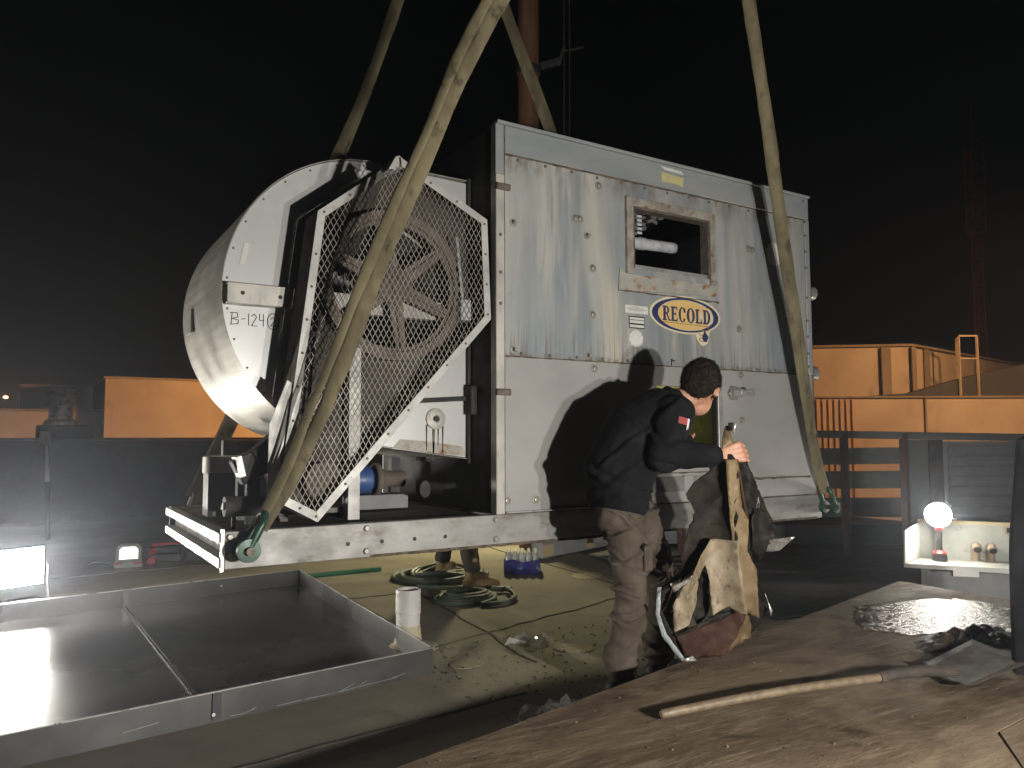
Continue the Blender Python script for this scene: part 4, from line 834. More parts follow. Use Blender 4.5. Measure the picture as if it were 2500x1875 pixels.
def shackle(label, c_, d_, sc_=1.0, mt='shackle_green'):
    c_ = Vector(c_); d_ = Vector(d_).normalized(); s_ = d_.cross(Vector((0,1,0))).normalized(); yv = Vector((0,1,0))
    t = thing('shackle', label, 'shackle', tuple(c_), 'lifting shackles'); P = []; 
    for i in range(15):
        a_ = math.pi*i/14; P.append(c_ + yv*(0.050*math.cos(a_)*sc_) + d_*(0.10+0.055*math.sin(a_))*sc_)
    P = [c_+yv*0.046*sc_]+P+[c_-yv*0.046*sc_]
    MB().tube(P, [0.017*sc_]*17, 10).build('bow', mt, t, smooth=True)
    for q in (-1, 1): MB().lathe(c_+yv*(0.046*q-0.016)*sc_, (0,1,0), [(0.018*sc_,0),(0.046*sc_,0.002),(0.048*sc_,0.016*sc_),(0.046*sc_,0.03*sc_),(0.018*sc_,0.032*sc_)], 20).build('eye', mt, t, smooth=True)
    MB().cyl(c_-yv*0.085*sc_, c_+yv*0.075*sc_, 0.017*sc_, n=12).build('pin', 'bolt_dark', t, smooth=True)
shackle('green bow shackle on the left end of the skid', (0.868,3.73,0.842), (0.45,0,0.9), 1.15)
shackle('green bow shackle on the right end of the skid', (5.105,3.735,0.83), (-0.35,0,0.95), 1.0)
shackle('dark shackle at the rear left corner of the skid', (0.90,5.51,0.84), (0.3,0,0.95), 1.0, 'bolt_dark')

# ------------------------------------------------------------------ floodlight, tools on the left
ft = thing('floodlight', 'glaring white floodlight on the roof at far left', 'floodlight', (-0.05, 7.62, 0))
fd = Vector((0.42,-0.90,0.02)).normalized(); fs_ = Vector((-fd.y*-1, -fd.x*-1, 0)); fs_ = Vector((0.90,0.42,0)).normalized()
fc = Vector((-0.06,7.62,0.30))
MB().obox(fc+fd*-0.05, fs_*0.24, fd*0.045, (0,0,0.165)).build('housing', 'tool_black', ft, bevel=0.01)
MB().obox(fc+fd*0.004, fs_*0.22, fd*0.004, (0,0,0.148)).build('glass', 'flood_glow', ft)
st = MB(); 
for q in (-1, 1): st.tube([fc+fs_*0.26*q+Vector((0,0,0)), fc+fs_*0.26*q+Vector((0,0,-0.27))+fd*0.02, fc+fs_*0.26*q+fd*0.2+Vector((0,0,-0.288))], 0.011, 8)
st.tube([fc+fs_*0.26+fd*-0.2+Vector((0,0,-0.288)), fc+fs_*-0.26+fd*-0.2+Vector((0,0,-0.288))], 0.011, 8); st.build('stand', 'tool_black', ft, smooth=True)
for q in (-1,1): MB().tube([fc+fs_*0.26*q+fd*0.2+Vector((0,0,-0.288)), fc+fs_*0.26*q+fd*-0.2+Vector((0,0,-0.288))], 0.011, 8).build('foot_tube', 'tool_black', ft, smooth=True)

jl = thing('battery_worklight', 'red and grey battery work light with white lens on the roof', 'work light', (0.94, 9.2, 0))
jc = Vector((0.94,9.2,0.0)); jf = Vector((-0.10,-0.99,0)).normalized(); js = Vector((0.99,-0.10,0)).normalized()
def jm(u, v): return jc + js*u + Vector((0,0,v))
MB().plate([[(-0.125,0.06),(0.125,0.06),(0.125,0.20),(0.085,0.245),(-0.085,0.245),(-0.125,0.20)]], [[(-0.09,0.085),(0.09,0.085),(0.09,0.185),(0.06,0.215),(-0.06,0.215),(-0.09,0.185)]], jm, jf*-0.06).build('bezel', 'tool_grey', jl, bevel=0.004)
MB().plate([[(-0.09,0.085),(0.09,0.085),(0.09,0.185),(0.06,0.215),(-0.06,0.215),(-0.09,0.185)]], [], lambda u, v: jm(u, v)+jf*-0.012, jf*-0.02).build('lens', 'small_glow', jl)
MB().plate([rect(-0.135,0.135,0.0,0.058)], [], jm, jf*-0.10).build('base', 'tool_grey', jl, bevel=0.004)
for q in (-1, 1): MB().plate([rect(min(0.05*q,0.128*q),max(0.05*q,0.128*q),0.034,0.052)], [], lambda u, v: jm(u, v)+jf*0.004, jf*-0.004).build('red_stripe', 'tool_red', jl)
dr_ = thing('cordless_drill', 'red and black cordless power tool lying right of the battery light', 'power tool', (1.32, 9.35, 0))
dc = Vector((1.32,9.35,0.0))
def at(u, d_, z): return dc + js*u + jf*d_ + Vector((0,0,z))
MB().lathe(at(-0.16,0,0.13), js, [(0.02,0),(0.05,0.01),(0.055,0.10),(0.06,0.22),(0.045,0.30),(0.02,0.31)], 16).build('body', 'tool_black', dr_, smooth=True)
MB().lathe(at(-0.13,0.05,0.14), jf, [(0.035,0),(0.035,0.03),(0.025,0.035)], 14).build('chuck_cap', 'tool_red', dr_, smooth=True)
MB().bar(at(0.10,0,0.16), at(0.14,0.01,0.02), 0.05, 0.06).build('handle', 'tool_red', dr_, bevel=0.012)
MB().bar(at(-0.14,0,0.20), at(0.16,0,0.205), 0.03, 0.035).build('top_grip', 'tool_red', dr_, bevel=0.01)
MB().obox(at(0.03,0.02,0.06), js*0.12, jf*0.05, (0,0,0.045)).build('battery', 'tool_black', dr_, bevel=0.01)
MB().lathe(at(-0.14,0.06,0.04), jf, [(0.045,0),(0.045,0.02),(0.035,0.03)], 16).build('red_wheel', 'tool_red', dr_, smooth=True)
bg_ = MB(); bg_.obox(at(0.27,0,0.07), js*0.09, jf*0.07, (0,0,0.07)); tag(bg_.build('tool_pouch', 'tool_black', None, tuple(at(0.27,0,0)), bevel=0.03), 'black tool pouch right of the red power tool', 'pouch')
cb = MB().tube([at(-0.75,0.1,0.05), at(-0.68,0.08,0.07), at(-0.58,0.02,0.03), at(-0.48,-0.02,0.012), at(-0.42,0.0,0.03)], 0.012, 8).build('power_cable', 'tool_black', None, tuple(at(-0.6,0,0)), smooth=True); tag(cb, 'short dark cable end left of the battery light', 'cable')

# green hose behind the pan
gh = MB().tube(resample([(-2.4,7.15,0.02),(-0.2,7.30,0.02),(1.2,7.42,0.02),(2.4,7.62,0.02),(3.1,7.55,0.02)], 30), 0.022, 8).build('air_hose', 'hose_bright', None, (0,7.3,0), smooth=True)
tag(gh, 'bright green hose lying along the far edge of the metal pan', 'hose')

# ------------------------------------------------------------------ galvanised pan
pan = thing('drip_pan', 'large shallow galvanised sheet metal pan on the roof at lower left', 'pan', (0.0, 5.4, 0))
PA = [(2.02,4.13),(2.16,7.20),(-2.6,6.55),(-2.6,3.56)]
PH, t_ = 0.145, 0.003
pi_ = inset(PA, 0.004)
MB().plate([inset(PA,0.001)], [], lambda u, v: (u, v, 0.012), (0,0,0.004)).build('pan_floor', 'pan_zinc', pan)
for i in range(4):
    j = (i+1) % 4; a, b_ = PA[i], PA[j]; c_, d_ = pi_[i], pi_[j]
    MB().hexa([(*a,0.004),(*b_,0.004),(*d_,0.004),(*c_,0.004),(*a,PH),(*b_,PH),(*d_,PH),(*c_,PH)]).build('pan_side', 'pan_side_zinc', pan)
    MB().bar((*a,PH+0.003), (*b_,PH+0.003), 0.014, 0.005).build('rim_hem', 'aluminium', pan)
MB().bar((0.80,4.01,0.019), (0.70,6.98,0.019), 0.035, 0.005).build('floor_seam', 'pan_zinc', pan)
MB().bar((0.80,4.018,0.019), (0.70,6.98,0.0225), 0.006, 0.004).build('seam_line', 'dark_steel', pan)
for a, b_ in (((0.70,6.985),(0.0,-0.012)), ((0.805,3.975),(0.0,-0.006))):
    MB().box(a[0]-0.02, a[0]+0.02, a[1]+b_[1]-0.004, a[1]+b_[1]+0.004, 0.02, PH-0.004).build('side_lap', 'pan_zinc', pan)
rv = MB().lathe((0,0,0), (0,-1,0), [(0.010,0),(0.009,0.004),(0.0,0.007)], 8).mesh('rivet', 'cap_white')
copies('rivet', rv, [(0.79,3.968,0.045),(1.45,7.08,0.09)], pan)

def on_side(x, z): return (x, 4.13-(2.02-x)*0.57/4.62-0.0025, z)
for pts in ([(0.87,0.019),(0.93,0.017),(0.99,0.028)], [(0.95,0.02),(1.0,0.034)], [(1.10,0.018),(1.25,0.019),(1.42,0.017)], [(1.45,0.02),(1.53,0.048)], [(1.43,0.018),(1.60,0.024),(1.79,0.026)], [(1.56,0.03),(1.60,0.045)], [(0.4,0.05),(0.55,0.062)], [(1.75,0.03),(1.84,0.038)]):
    b = MB()
    for p, q in zip(pts, pts[1:]): b.bar(on_side(*p), on_side(*q), 0.001, 0.0018, upd=(0,0,1))
    b.build('scratch', 'aluminium', pan)
# ------------------------------------------------------------------ pvc stub, hose coil, water pack, film, timber
pv = thing('vent_pipe', 'short white plastic vent pipe standing beside the pan corner', 'pipe', (2.13, 4.72, 0))
MB().lathe((2.13,4.72,0.10), (0,0,1), [(0.076,0),(0.078,0.12),(0.081,0.122),(0.081,0.275),(0.070,0.275),(0.068,0.10),(0.0,0.09)], 32, cap=False).build('pipe', 'pvc_white', pv, smooth=True)
MB().lathe((2.13,4.72,0.0), (0,0,1), [(0.20,0.003),(0.13,0.012),(0.092,0.035),(0.082,0.11),(0.080,0.145),(0.072,0.15)], 32).build('flashing', 'mastic_cream', pv, smooth=True)

hc = thing('hose_coil', 'dark green hose coiled on the roof under the unit', 'hose', (3.25, 6.3, 0))
random.seed(11); path = []
for lp in range(7):
    rr = 0.50-0.035*lp+random.uniform(-.02,.02); ox, oy = 3.45+random.uniform(-.05,.05), 6.85+random.uniform(-.06,.06)
    for i in range(20):
        t = 2*math.pi*i/20; path.append((ox+rr*0.95*math.cos(t), oy+rr*0.78*math.sin(t), 0.022+0.012*lp*(0.6+0.4*math.sin(t*2+lp))))
MB().tube(path, 0.023, 8).build('large_coil', 'hose_green', hc, smooth=True)
path = []
for lp in range(4):
    rr = 0.27-0.035*lp; ox, oy = 3.15+random.uniform(-.02,.02), 5.80+random.uniform(-.02,.03)
    for i in range(20):
        t = 2*math.pi*i/20+2.2; path.append((ox+rr*math.cos(t), oy+rr*0.72*math.sin(t), 0.022+0.014*lp))
MB().tube(path, 0.024, 8).build('small_coil', 'hose_green', hc, smooth=True)
MB().tube(resample([(2.95,6.35,0.05),(3.1,6.1,0.06),(3.35,5.9,0.06),(3.45,5.68,0.03),(3.25,5.5,0.025),(3.0,5.58,0.025),(3.2,5.42,0.02),(3.52,5.5,0.025),(3.60,5.70,0.03),(3.57,5.85,0.05)], 40), 0.020, 8).build('loose_end', 'hose_green', hc, smooth=True)
for a_ in ((3.50,6.0),(3.56,5.97)): MB().lathe((a_[0],a_[1],0.035), (0.5,-0.85,0.0), [(0.016,0),(0.024,0.01),(0.024,0.12),(0.015,0.121),(0.015,0.03)], 12, cap=False).build('coupling', 'hose_green', hc, smooth=True)

wp = thing('water_pack', 'violet wrapped pack of water bottles on the roof behind the unit', 'bottles', (4.28, 6.72, 0))
bm_ = MB().lathe((0,0,0), (0,0,1), [(0.0,0),(0.031,0.002),(0.032,0.06),(0.030,0.065),(0.032,0.07),(0.034,0.16),(0.028,0.185),(0.015,0.198),(0.015,0.205)], 12).mesh('bottle', 'bottle_clear', smooth=True)
cm_ = MB().lathe((0,0,0), (0,0,1), [(0.016,0),(0.016,0.018),(0.0,0.019)], 10).mesh('cap', 'cap_white', smooth=True)
for i in range(5):
    for j in range(4):
        p = Vector((4.28,6.72,0)) + Vector((0.85,-0.527,0))*(i-2)*0.068 + Vector((0.527,0.85,0))*(j-1.5)*0.068
        ob = link('bottle', bm_, wp, local=p-ORG[wp.name]); oc = bpy.data.objects.new('cap', cm_); COL.objects.link(oc); oc.parent = ob; oc.location = (0,0,0.205)
wa, wb = Vector((0.85,-0.527,0)), Vector((0.527,0.85,0)); wr_ = MB(); wc = Vector((4.28,6.72,0)); rings = []
loop = [wc+wa*sx*0.18+wb*sy*0.145 for sx, sy in ((-1,-1),(-.5,-1.03),(0,-1),(.5,-1.03),(1,-1),(1.03,0),(1,1),(0,1),(-1,1),(-1.03,0))]
for z, s_ in ((0.002,0.99),(0.05,1.01),(0.10,1.0),(0.135,0.99)):
    rings.append([wc+(p-wc)*s_+Vector((0,0,z+(0.018*math.sin(i*2.1) if z > 0.12 else 0))) for i, p in enumerate(loop)])
wr_.ring_loft(rings, False); wr_.build('wrap', 'wrap_violet', wp)
def crumple(name, outline, spacing, z0, amp, mt, org, seed, **kw):
    xs = [p[0] for p in outline]; ys = [p[1] for p in outline]; ex = []
    x = min(xs)
    while x < max(xs):
        y = min(ys)
        while y < max(ys):
            q = (x+random.uniform(-.3,.3)*spacing, y+random.uniform(-.3,.3)*spacing)
            if in_poly(*q, outline): ex.append(q)
            y += spacing
        x += spacing
    if kw.get('kind') == 'stuff':
        q_ = []
        for i in range(len(outline)):
            a, b_ = outline[i], outline[(i+1) % len(outline)]
            for t in range(6): q_.append((a[0]+(b_[0]-a[0])*t/6+noise.noise((a[0]*9+t*1.3,a[1]*9,1))*0.06, a[1]+(b_[1]-a[1])*t/6+noise.noise((a[0]*9,a[1]*9+t*1.7,2))*0.06))
        outline = q_
    vs, fc_ = fill2d([outline], (), ex)
    b = MB().add([(p[0], p[1], z0+amp*abs(noise.noise((p[0]*14,p[1]*14,seed)))+amp*0.6*abs(noise.noise((p[0]*33,p[1]*33,seed)))) for p in vs], fc_)
    return tag(b.build(name, mt, None, org), **kw)
crumple('plastic_film', [(2.66,4.39),(2.75,4.30),(2.86,4.29),(2.98,4.36),(3.03,4.43),(2.93,4.50),(2.80,4.49)], 0.025, 0.005, 0.075, 'clear_film', (2.83,4.4,0), 3.0, label='crumpled clear plastic film on the dark roof near the white pipe', cat='film')
crumple('plastic_film', [(1.95,3.15),(2.10,3.08),(2.30,3.12),(2.42,3.20),(2.30,3.30),(2.08,3.28)], 0.03, 0.005, 0.09, 'clear_film', (2.2,3.2,0), 6.0, label='crumpled clear plastic film beside the plywood edge', cat='film')

tb = thing('support_beam', 'grey roof support beam with cream end patches behind the unit', 'beam', (5.4, 7.5, 0))
ta, tbv = Vector((4.85,7.30,0)), Vector((6.9,8.0,0)); td = (tbv-ta).normalized(); tn_ = Vector((-td.y,td.x,0))
MB().bar(ta+Vector((0,0,0.10)), tbv+Vector((0,0,0.10)), 0.16, 0.16).build('beam', 'beam_timber', tb, bevel=0.004)
MB().bar(ta-td*0.05+Vector((0,0,0.195)), tbv+Vector((0,0,0.195)), 0.20, 0.022).build('cap_board', 'label_grey', tb, bevel=0.004)
for l in (0.10, 0.95): MB().obox(ta+td*l-tn_*0.083+Vector((0,0,0.10)), td*0.10, tn_*0.002, (0,0,0.062)).build('paint_patch', 'patch_cream', tb)
for l in (0.2, 1.6): MB().obox(ta+td*l+Vector((0,0,0.011)), td*0.12, tn_*0.12, (0,0,0.01)).build('pad', 'dark_steel', tb)

# ------------------------------------------------------------------ plywood platform, shovel, mud
pf = thing('plywood_platform', 'muddy plywood platform filling the lower right foreground', 'platform', (3.0, 1.2, 0))
C0 = Vector((5.71,3.58)); ed = Vector((4.62,1.09)).normalized(); pr = Vector((ed.y,-ed.x))
def pq(l, d_): p = C0 - ed*l + pr*d_; return (p.x, p.y)
FRONT = [(5.71,3.58),(1.088,2.489),(-1.6,1.855)]
def edge_pts(a, b, k): return [(a[0]+(b[0]-a[0])*i/k+noise.noise((i*1.7,a[0],0))*0.006, a[1]+(b[1]-a[1])*i/k+noise.noise((i*1.7,a[0],4))*0.006) for i in range(k)]
sheetA = edge_pts((5.71,3.58),(-1.6,1.855),30)+[(-1.6,1.855),(-1.6,-1.5),(3.39,-1.5),(3.24,-0.6),(2.832,1.368),(3.11,1.590),(4.0,1.66),(5.60,1.76)]
sheetB = [(5.60,1.752),(4.0,1.652),(3.12,1.582),(2.842,1.366),(3.25,-0.6),(3.40,-1.5),(5.58,-1.5)]
for s_ in (sheetA, sheetB): MB().plate([s_], [], lambda u, v: (u, v, 0.228), (0,0,0.022)).build('plywood_sheet', 'muddy_plywood', pf)
for l in (0.25, 2.0, 4.0, 6.0): 
    a, b_ = pq(l, 0.04), pq(l, 3.6); MB().bar((*a,0.114), (*b_,0.114), 0.09, 0.226).build('joist', 'wood_handle', pf)
a, b_ = pq(0.2,0.06), pq(7.0,0.06); MB().bar((*a,0.112), (*b_,0.112), 0.04, 0.222).build('edge_board', 'scrap_brown', pf)

sh = thing('shovel', 'square mouth shovel with wooden handle lying on the plywood', 'shovel', (3.0, 2.15, 0.25))
HA, HB = Vector((2.135,2.335,0.277)), Vector((3.16,2.085,0.315)); HC = Vector((3.56,1.985,0.305))
hp = [HA.lerp(HB, i/16) + Vector((0,0,0.012*math.sin(math.pi*i/16))) for i in range(17)]
MB().tube([hp[0]-(hp[1]-hp[0])*0.15]+hp, [0.013]+[0.0185]*16+[0.019], 14).build('handle', 'wood_handle', sh, smooth=True)
MB().tube([HB-Vector((0.01,-0.0025,0)), HB.lerp(HC,0.25)+Vector((0,0,0.010)), HB.lerp(HC,0.6)+Vector((0,0,0.012)), HB.lerp(HC,0.85)+Vector((0,0,0.0)), HC+Vector((0.02,0,-0.01))], [0.0245,0.024,0.023,0.022,0.016], 14).build('socket', 'shovel_steel', sh, smooth=True)
bl_ = MB(); rings = []
b0, b1, b2, b3 = Vector((3.60,2.17,0.275)), Vector((3.40,1.86,0.285)), Vector((4.02,1.86,0.315)), Vector((4.15,2.22,0.31))
k = 8; G = []
for i in range(k+1):
    for j in range(k+1):
        u, v_ = i/k, j/k; p = b0.lerp(b1, v_).lerp(b3.lerp(b2, v_), u); p = p+Vector((0,0,-0.028*math.sin(math.pi*v_)*(1-0.6*u)+ (0.02 if u < .12 else 0) )); G.append(p)
F_ = [(i*(k+1)+j, (i+1)*(k+1)+j, (i+1)*(k+1)+j+1, i*(k+1)+j+1) for i in range(k) for j in range(k)]
ob = bl_.add(G, F_).build('blade', 'shovel_steel', sh, smooth=True); so = ob.modifiers.new('solid', 'SOLIDIFY'); so.thickness = 0.004
pd = crumple('puddle', [(4.10,2.80),(4.35,3.02),(4.62,3.20),(4.85,3.14),(5.05,3.10),(5.30,3.06),(5.45,2.85),(5.30,2.52),(5.0,2.36),(4.75,2.30),(4.55,2.36),(4.36,2.46),(4.2,2.60)], 0.07, 0.252, 0.006, 'wet_mud', (4.8,2.8,0.25), 9.0, kind='stuff', label='wet shining mud on the plywood near the lamp')
def lumps(name, cx, cy, z, rx, ry, h, seed, mt, **kw):
    V, F = [], []; nr, ns = 22, 64
    for i in range(nr+1):
        for j in range(ns):
            t = 2*math.pi*j/ns; e = i/nr; rr = e*(1+0.28*noise.noise((math.cos(t)*1.6,math.sin(t)*1.6,seed)))
            x, y = cx+rx*rr*math.cos(t), cy+ry*rr*math.sin(t); hz = h*(1-e**1.6)*(0.4+1.0*abs(noise.noise((x*14,y*14,seed))))+0.03*(1-e)*noise.noise((x*38,y*38,seed))+0.014*noise.noise((x*80,y*80,seed))*(1-e)
            V.append((x, y, z+max(hz, 0.0)+0.001))
    for i in range(nr):
        for j in range(ns): F.append((i*ns+j, i*ns+(j+1)%ns, (i+1)*ns+(j+1)%ns, (i+1)*ns+j))
    return tag(MB().add(V, F).build(name, mt, None, (cx,cy,z), smooth=True), **kw)
lumps('mud_heap', 4.36, 2.36, 0.25, 0.40, 0.17, 0.075, 2.2, 'mud_dark', label='heap of dark wet mud in front of the shining puddle', cat='mud')
lumps('mud_clod', 4.33, 2.93, 0.25, 0.13, 0.05, 0.03, 7.7, 'mud_dark', label='small dark clod at the left end of the shining puddle', cat='mud')
cr = MB(); random.seed(5)
def crumb(x, y, z, s_):
    P = [Vector((random.gauss(0,1),random.gauss(0,1),random.gauss(0,.6))).normalized()*s_*random.uniform(.6,1.2)+Vector((x,y,z+s_*.35)) for _ in range(4)]; cr.add(P, [(0,1,2),(0,3,1),(1,3,2),(2,3,0)])
for _ in range(1500):
    l, d_ = random.uniform(0.2,6.6), abs(random.gauss(0,0.9))+0.02
    if d_ > 2.6: continue
    p = pq(l, d_); crumb(p[0], p[1], 0.251, random.choice((0.0015,0.002,0.002,0.003,0.004,0.007)))
for _ in range(1300):
    crumb(random.uniform(1.9,4.4), random.uniform(3.1,4.6), 0.001, random.choice((0.003,0.004,0.006,0.010,0.014)))
tag(cr.build('grit', 'crumb', None, (3,2.5,0.25)), 'scattered grit and crumbs over plywood and roof', kind='stuff')

# ------------------------------------------------------------------ lamp in the metal trough, right
tg = thing('metal_trough', 'open galvanised sheet metal trough with pipe stubs at right', 'trough', (6.35, 3.55, 0.0))
q0 = Vector((6.0,3.70,0)); qd = Vector((6.62,3.02,0))-q0; qd.normalize(); qn = Vector((-qd.y,qd.x,0))
if qn.dot(Vector((1,1,0))) < 0: qn = -qn
def tp(l, d_, z): return q0+qd*l+qn*d_+Vector((0,0,z))
ZF = 0.33
MB().hexa([tp(0,0,ZF),tp(1.5,0,ZF-0.02),tp(1.5,0.42,ZF-0.02),tp(0.18,0.42,ZF),tp(0,0,ZF+0.006),tp(1.5,0,ZF-0.014),tp(1.5,0.42,ZF-0.014),tp(0.18,0.42,ZF+0.006)]).build('trough_floor', 'trough_zinc', tg)
MB().hexa([tp(0.18,0.42,ZF-0.02),tp(1.5,0.42,ZF-0.04),tp(1.5,0.43,ZF-0.04),tp(0.18,0.43,ZF-0.02),tp(0.18,0.42,0.63),tp(1.5,0.42,0.60),tp(1.5,0.43,0.60),tp(0.18,0.43,0.63)]).build('back_panel', 'trough_zinc', tg)
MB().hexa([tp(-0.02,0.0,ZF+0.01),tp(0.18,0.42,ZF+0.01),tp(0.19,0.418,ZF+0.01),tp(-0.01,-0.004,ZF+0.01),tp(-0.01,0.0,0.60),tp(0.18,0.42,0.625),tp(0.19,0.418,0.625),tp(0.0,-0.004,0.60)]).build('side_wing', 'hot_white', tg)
MB().hexa([tp(-0.02,-0.004,ZF-0.02),tp(1.5,-0.004,ZF-0.06),tp(1.5,0.004,ZF-0.06),tp(-0.02,0.004,ZF-0.02),tp(-0.02,-0.004,ZF+0.012),tp(1.5,-0.004,ZF-0.008),tp(1.5,0.004,ZF-0.008),tp(-0.02,0.004,ZF+0.012)]).build('front_lip', 'hot_white', tg, bevel=0.002)  # wing and lip in a paler tone than the trough, as lit
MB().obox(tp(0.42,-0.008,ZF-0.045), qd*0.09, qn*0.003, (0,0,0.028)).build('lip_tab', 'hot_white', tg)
MB().hexa([tp(0.18,0.40,0.63),tp(1.5,0.40,0.60),tp(1.5,0.445,0.60),tp(0.18,0.445,0.63),tp(0.18,0.40,0.655),tp(1.5,0.40,0.63),tp(1.5,0.445,0.63),tp(0.18,0.445,0.655)]).build('top_flange', 'patch_cream', tg)
for l, z in ((0.60,ZF+0.10), (0.71,ZF+0.095)):
    pt = [tp(l,0.40,ZF-0.01), tp(l,0.40,z-0.02), tp(l,0.38,z+0.012), tp(l-0.005,0.345,z+0.022), tp(l-0.01,0.31,z+0.012), tp(l-0.012,0.29,z)]
    MB().tube(pt, 0.034, 14, upd=(1,0,0)).build('pipe_elbow', 'copper_pipe', tg, smooth=True)
    MB().cyl(tp(l-0.0125,0.2895,z-0.0005), tp(l-0.013,0.2845,z-0.004), 0.027, n=14).build('pipe_mouth', 'ink_black', tg)
MB().lathe(tp(0.86,0.419,ZF+0.25), -qn, [(0.04,0),(0.04,0.012),(0.030,0.013),(0.030,0.002)], 18, cap=False).build('port', 'copper_pipe', tg, smooth=True)
MB().obox(tp(0.86,0.419,ZF+0.25)-qn*0.001, qd*0.02, qn*0.001, (0,0,0.02)).build('port_mouth', 'ink_black', tg)
MB().obox(tp(0.80,0.22,0.155), qd*0.62, qn*0.16, (0,0,0.125)).build('block', 'block_grey', tg, bevel=0.006)
MB().obox(tp(0.80,0.22,0.014), qd*0.66, qn*0.2, (0,0,0.012)).build('pad', 'dark_steel', tg)
lm = thing('site_lamp', 'glaring round battery lamp standing in the metal trough', 'lamp', tuple(tp(0.30,0.26,ZF+0.008)))
lc = tp(0.30,0.26,ZF+0.008)
MB().lathe(lc, (0,0,1), [(0.055,0),(0.058,0.02),(0.05,0.055),(0.03,0.075)], 20).build('battery_base', 'tool_black', lm, smooth=True)
MB().lathe(lc, (0,0,1), [(0.0515,0.053),(0.052,0.064),(0.032,0.082),(0.026,0.082)], 20).build('red_collar', 'tool_red', lm, smooth=True)
MB().lathe(lc, (0,0,1), [(0.026,0.076),(0.022,0.12),(0.026,0.25)], 16).build('stem', 'tool_black', lm, smooth=True)
MB().lathe(lc, (0,0,1), [(0.03,0.25),(0.034,0.262),(0.034,0.29)], 16).build('head_ring', 'tool_red', lm, smooth=True)
lf = Vector((-0.80,-0.58,-0.05)).normalized(); lh = lc+Vector((0,0,0.37))
MB().lathe(lh, lf, [(0.098,0.0),(0.094,0.03),(0.075,0.062),(0.04,0.082),(0.0,0.088)], 24).build('lens', 'bulb_glow', lm, smooth=True)
MB().lathe(lh, lf, [(0.03,-0.075),(0.08,-0.06),(0.102,-0.02),(0.104,-0.001),(0.0,-0.002)], 24).build('rear_shell', 'tool_black', lm, smooth=True)

# dark draped bundle at the right edge of the picture
bt = []; nz, na = 30, 28; V, F = [], []
for i in range(nz+1):
    z = 0.25+1.16*i/nz; e = i/nz
    for j in range(na):
        t = 2*math.pi*j/na; rr = 0.17*(1.0+0.10*math.sin(e*5)-0.10*e)*(1+0.16*noise.noise((math.cos(t)*1.4,math.sin(t)*1.4,z*2.2))+0.06*math.sin(6*t+3*noise.noise((0,0,z*2)))); 
        if e > 0.93: rr *= (1-e)/0.07*0.9+0.1
        V.append((4.085+rr*math.cos(t), 1.79+rr*math.sin(t), z+0.002))
for i in range(nz):
    for j in range(na): F.append((i*na+j, i*na+(j+1)%na, (i+1)*na+(j+1)%na, (i+1)*na+j))
F.append(tuple(nz*na+j for j in range(na)))
tag(MB().add(V, F).build('draped_bundle', 'tarp_black', None, (4.1,1.77,0.25), smooth=True), 'dark draped bundle standing at the right edge of the picture', 'bundle')

# ------------------------------------------------------------------ torn scrap held by the man
SO = Vector((2.99,2.895,0)); SR_ = Vector((0.85,-0.527,0)); SN = Vector((-0.527,-0.85,0))
scp = thing('torn_scrap', 'torn bundle of dark and rusty sheet scrap held upright by the man', 'scrap', (2.99, 2.895, 0.25))
def scrap(name, pts, n0, mt, curve=(0,0,0), seed=0.0, jag=0.020, crumpl=0.016, th=0.003, label=None):
    P = [((p-1740)*0.00208, z) for p, z in pts]; out = []
    for i in range(len(P)):
        a, b_ = P[i], P[(i+1) % len(P)]; L = math.hypot(b_[0]-a[0], b_[1]-a[1]); kk = max(1, int(L/0.022))
        for q in range(kk):
            u = q/kk; jx = noise.noise((a[0]*40+q*3.3, a[1]*40, seed))*jag*(1 if q else 0.3); jz = noise.noise((a[0]*40, a[1]*40+q*2.9, seed+3))*jag*(1 if q else 0.3)
            out.append((a[0]+(b_[0]-a[0])*u+jx, a[1]+(b_[1]-a[1])*u+jz))
    xs = [p[0] for p in out]; zs = [p[1] for p in out]; ex = []; s_ = 0.02; cxm, czm = sum(xs)/len(xs), sum(zs)/len(zs)
    x = min(xs)
    while x < max(xs):
        z = min(zs)
        while z < max(zs):
            if in_poly(x, z, out): ex.append((x+random.uniform(-.006,.006), z+random.uniform(-.006,.006)))
            z += s_
        x += s_
    vs, fc_ = fill2d([out], (), ex); V = []
    for u, z in vs:
        du, dz = u-cxm, z-czm
        nn_ = n0+curve[0]*du+curve[1]*dz+curve[2]*du*du*8+crumpl*(1-2*abs(noise.noise((u*9,z*6,seed))))*1.3+crumpl*0.9*noise.noise((u*30,z*22,seed+1))+crumpl*0.35*noise.noise((u*75,z*60,seed+2))
        V.append(SO+SR_*u+SN*nn_+Vector((0,0,z)))
    ob = MB().add(V, fc_).build(name, mt, scp, smooth=True); m_ = ob.modifiers.new('solid', 'SOLIDIFY'); m_.thickness = th; m_.offset = 0
    if label: ob['label'] = label
    return ob
scrap('dark_sheet', [(1760,1.30),(1796,1.24),(1790,.80),(1735,.80),(1655,.63),(1664,.80),(1700,.97),(1690,1.02),(1676,1.065),(1700,1.12),(1735,1.17)], 0.00, 'scrap_brown', (0.15,-0.05,0.5), 1.0, label='dark brown torn sheet')
scrap('top_strip', [(1778,1.41),(1790,1.412),(1793,1.34),(1806,1.30),(1792,1.22),(1762,1.27),(1768,1.33)], 0.03, 'scrap_tan', (0,0,0), 2.0, 0.006)
scrap('top_tab', [(1783,1.425),(1795,1.427),(1793,1.385),(1783,1.383)], 0.036, 'scrap_black', (0,0,0), 2.5, 0.002)
scrap('top_tab', [(1796,1.425),(1803,1.42),(1800,1.36),(1794,1.37)], 0.034, 'scrap_silver', (0,0,0), 2.7, 0.002)
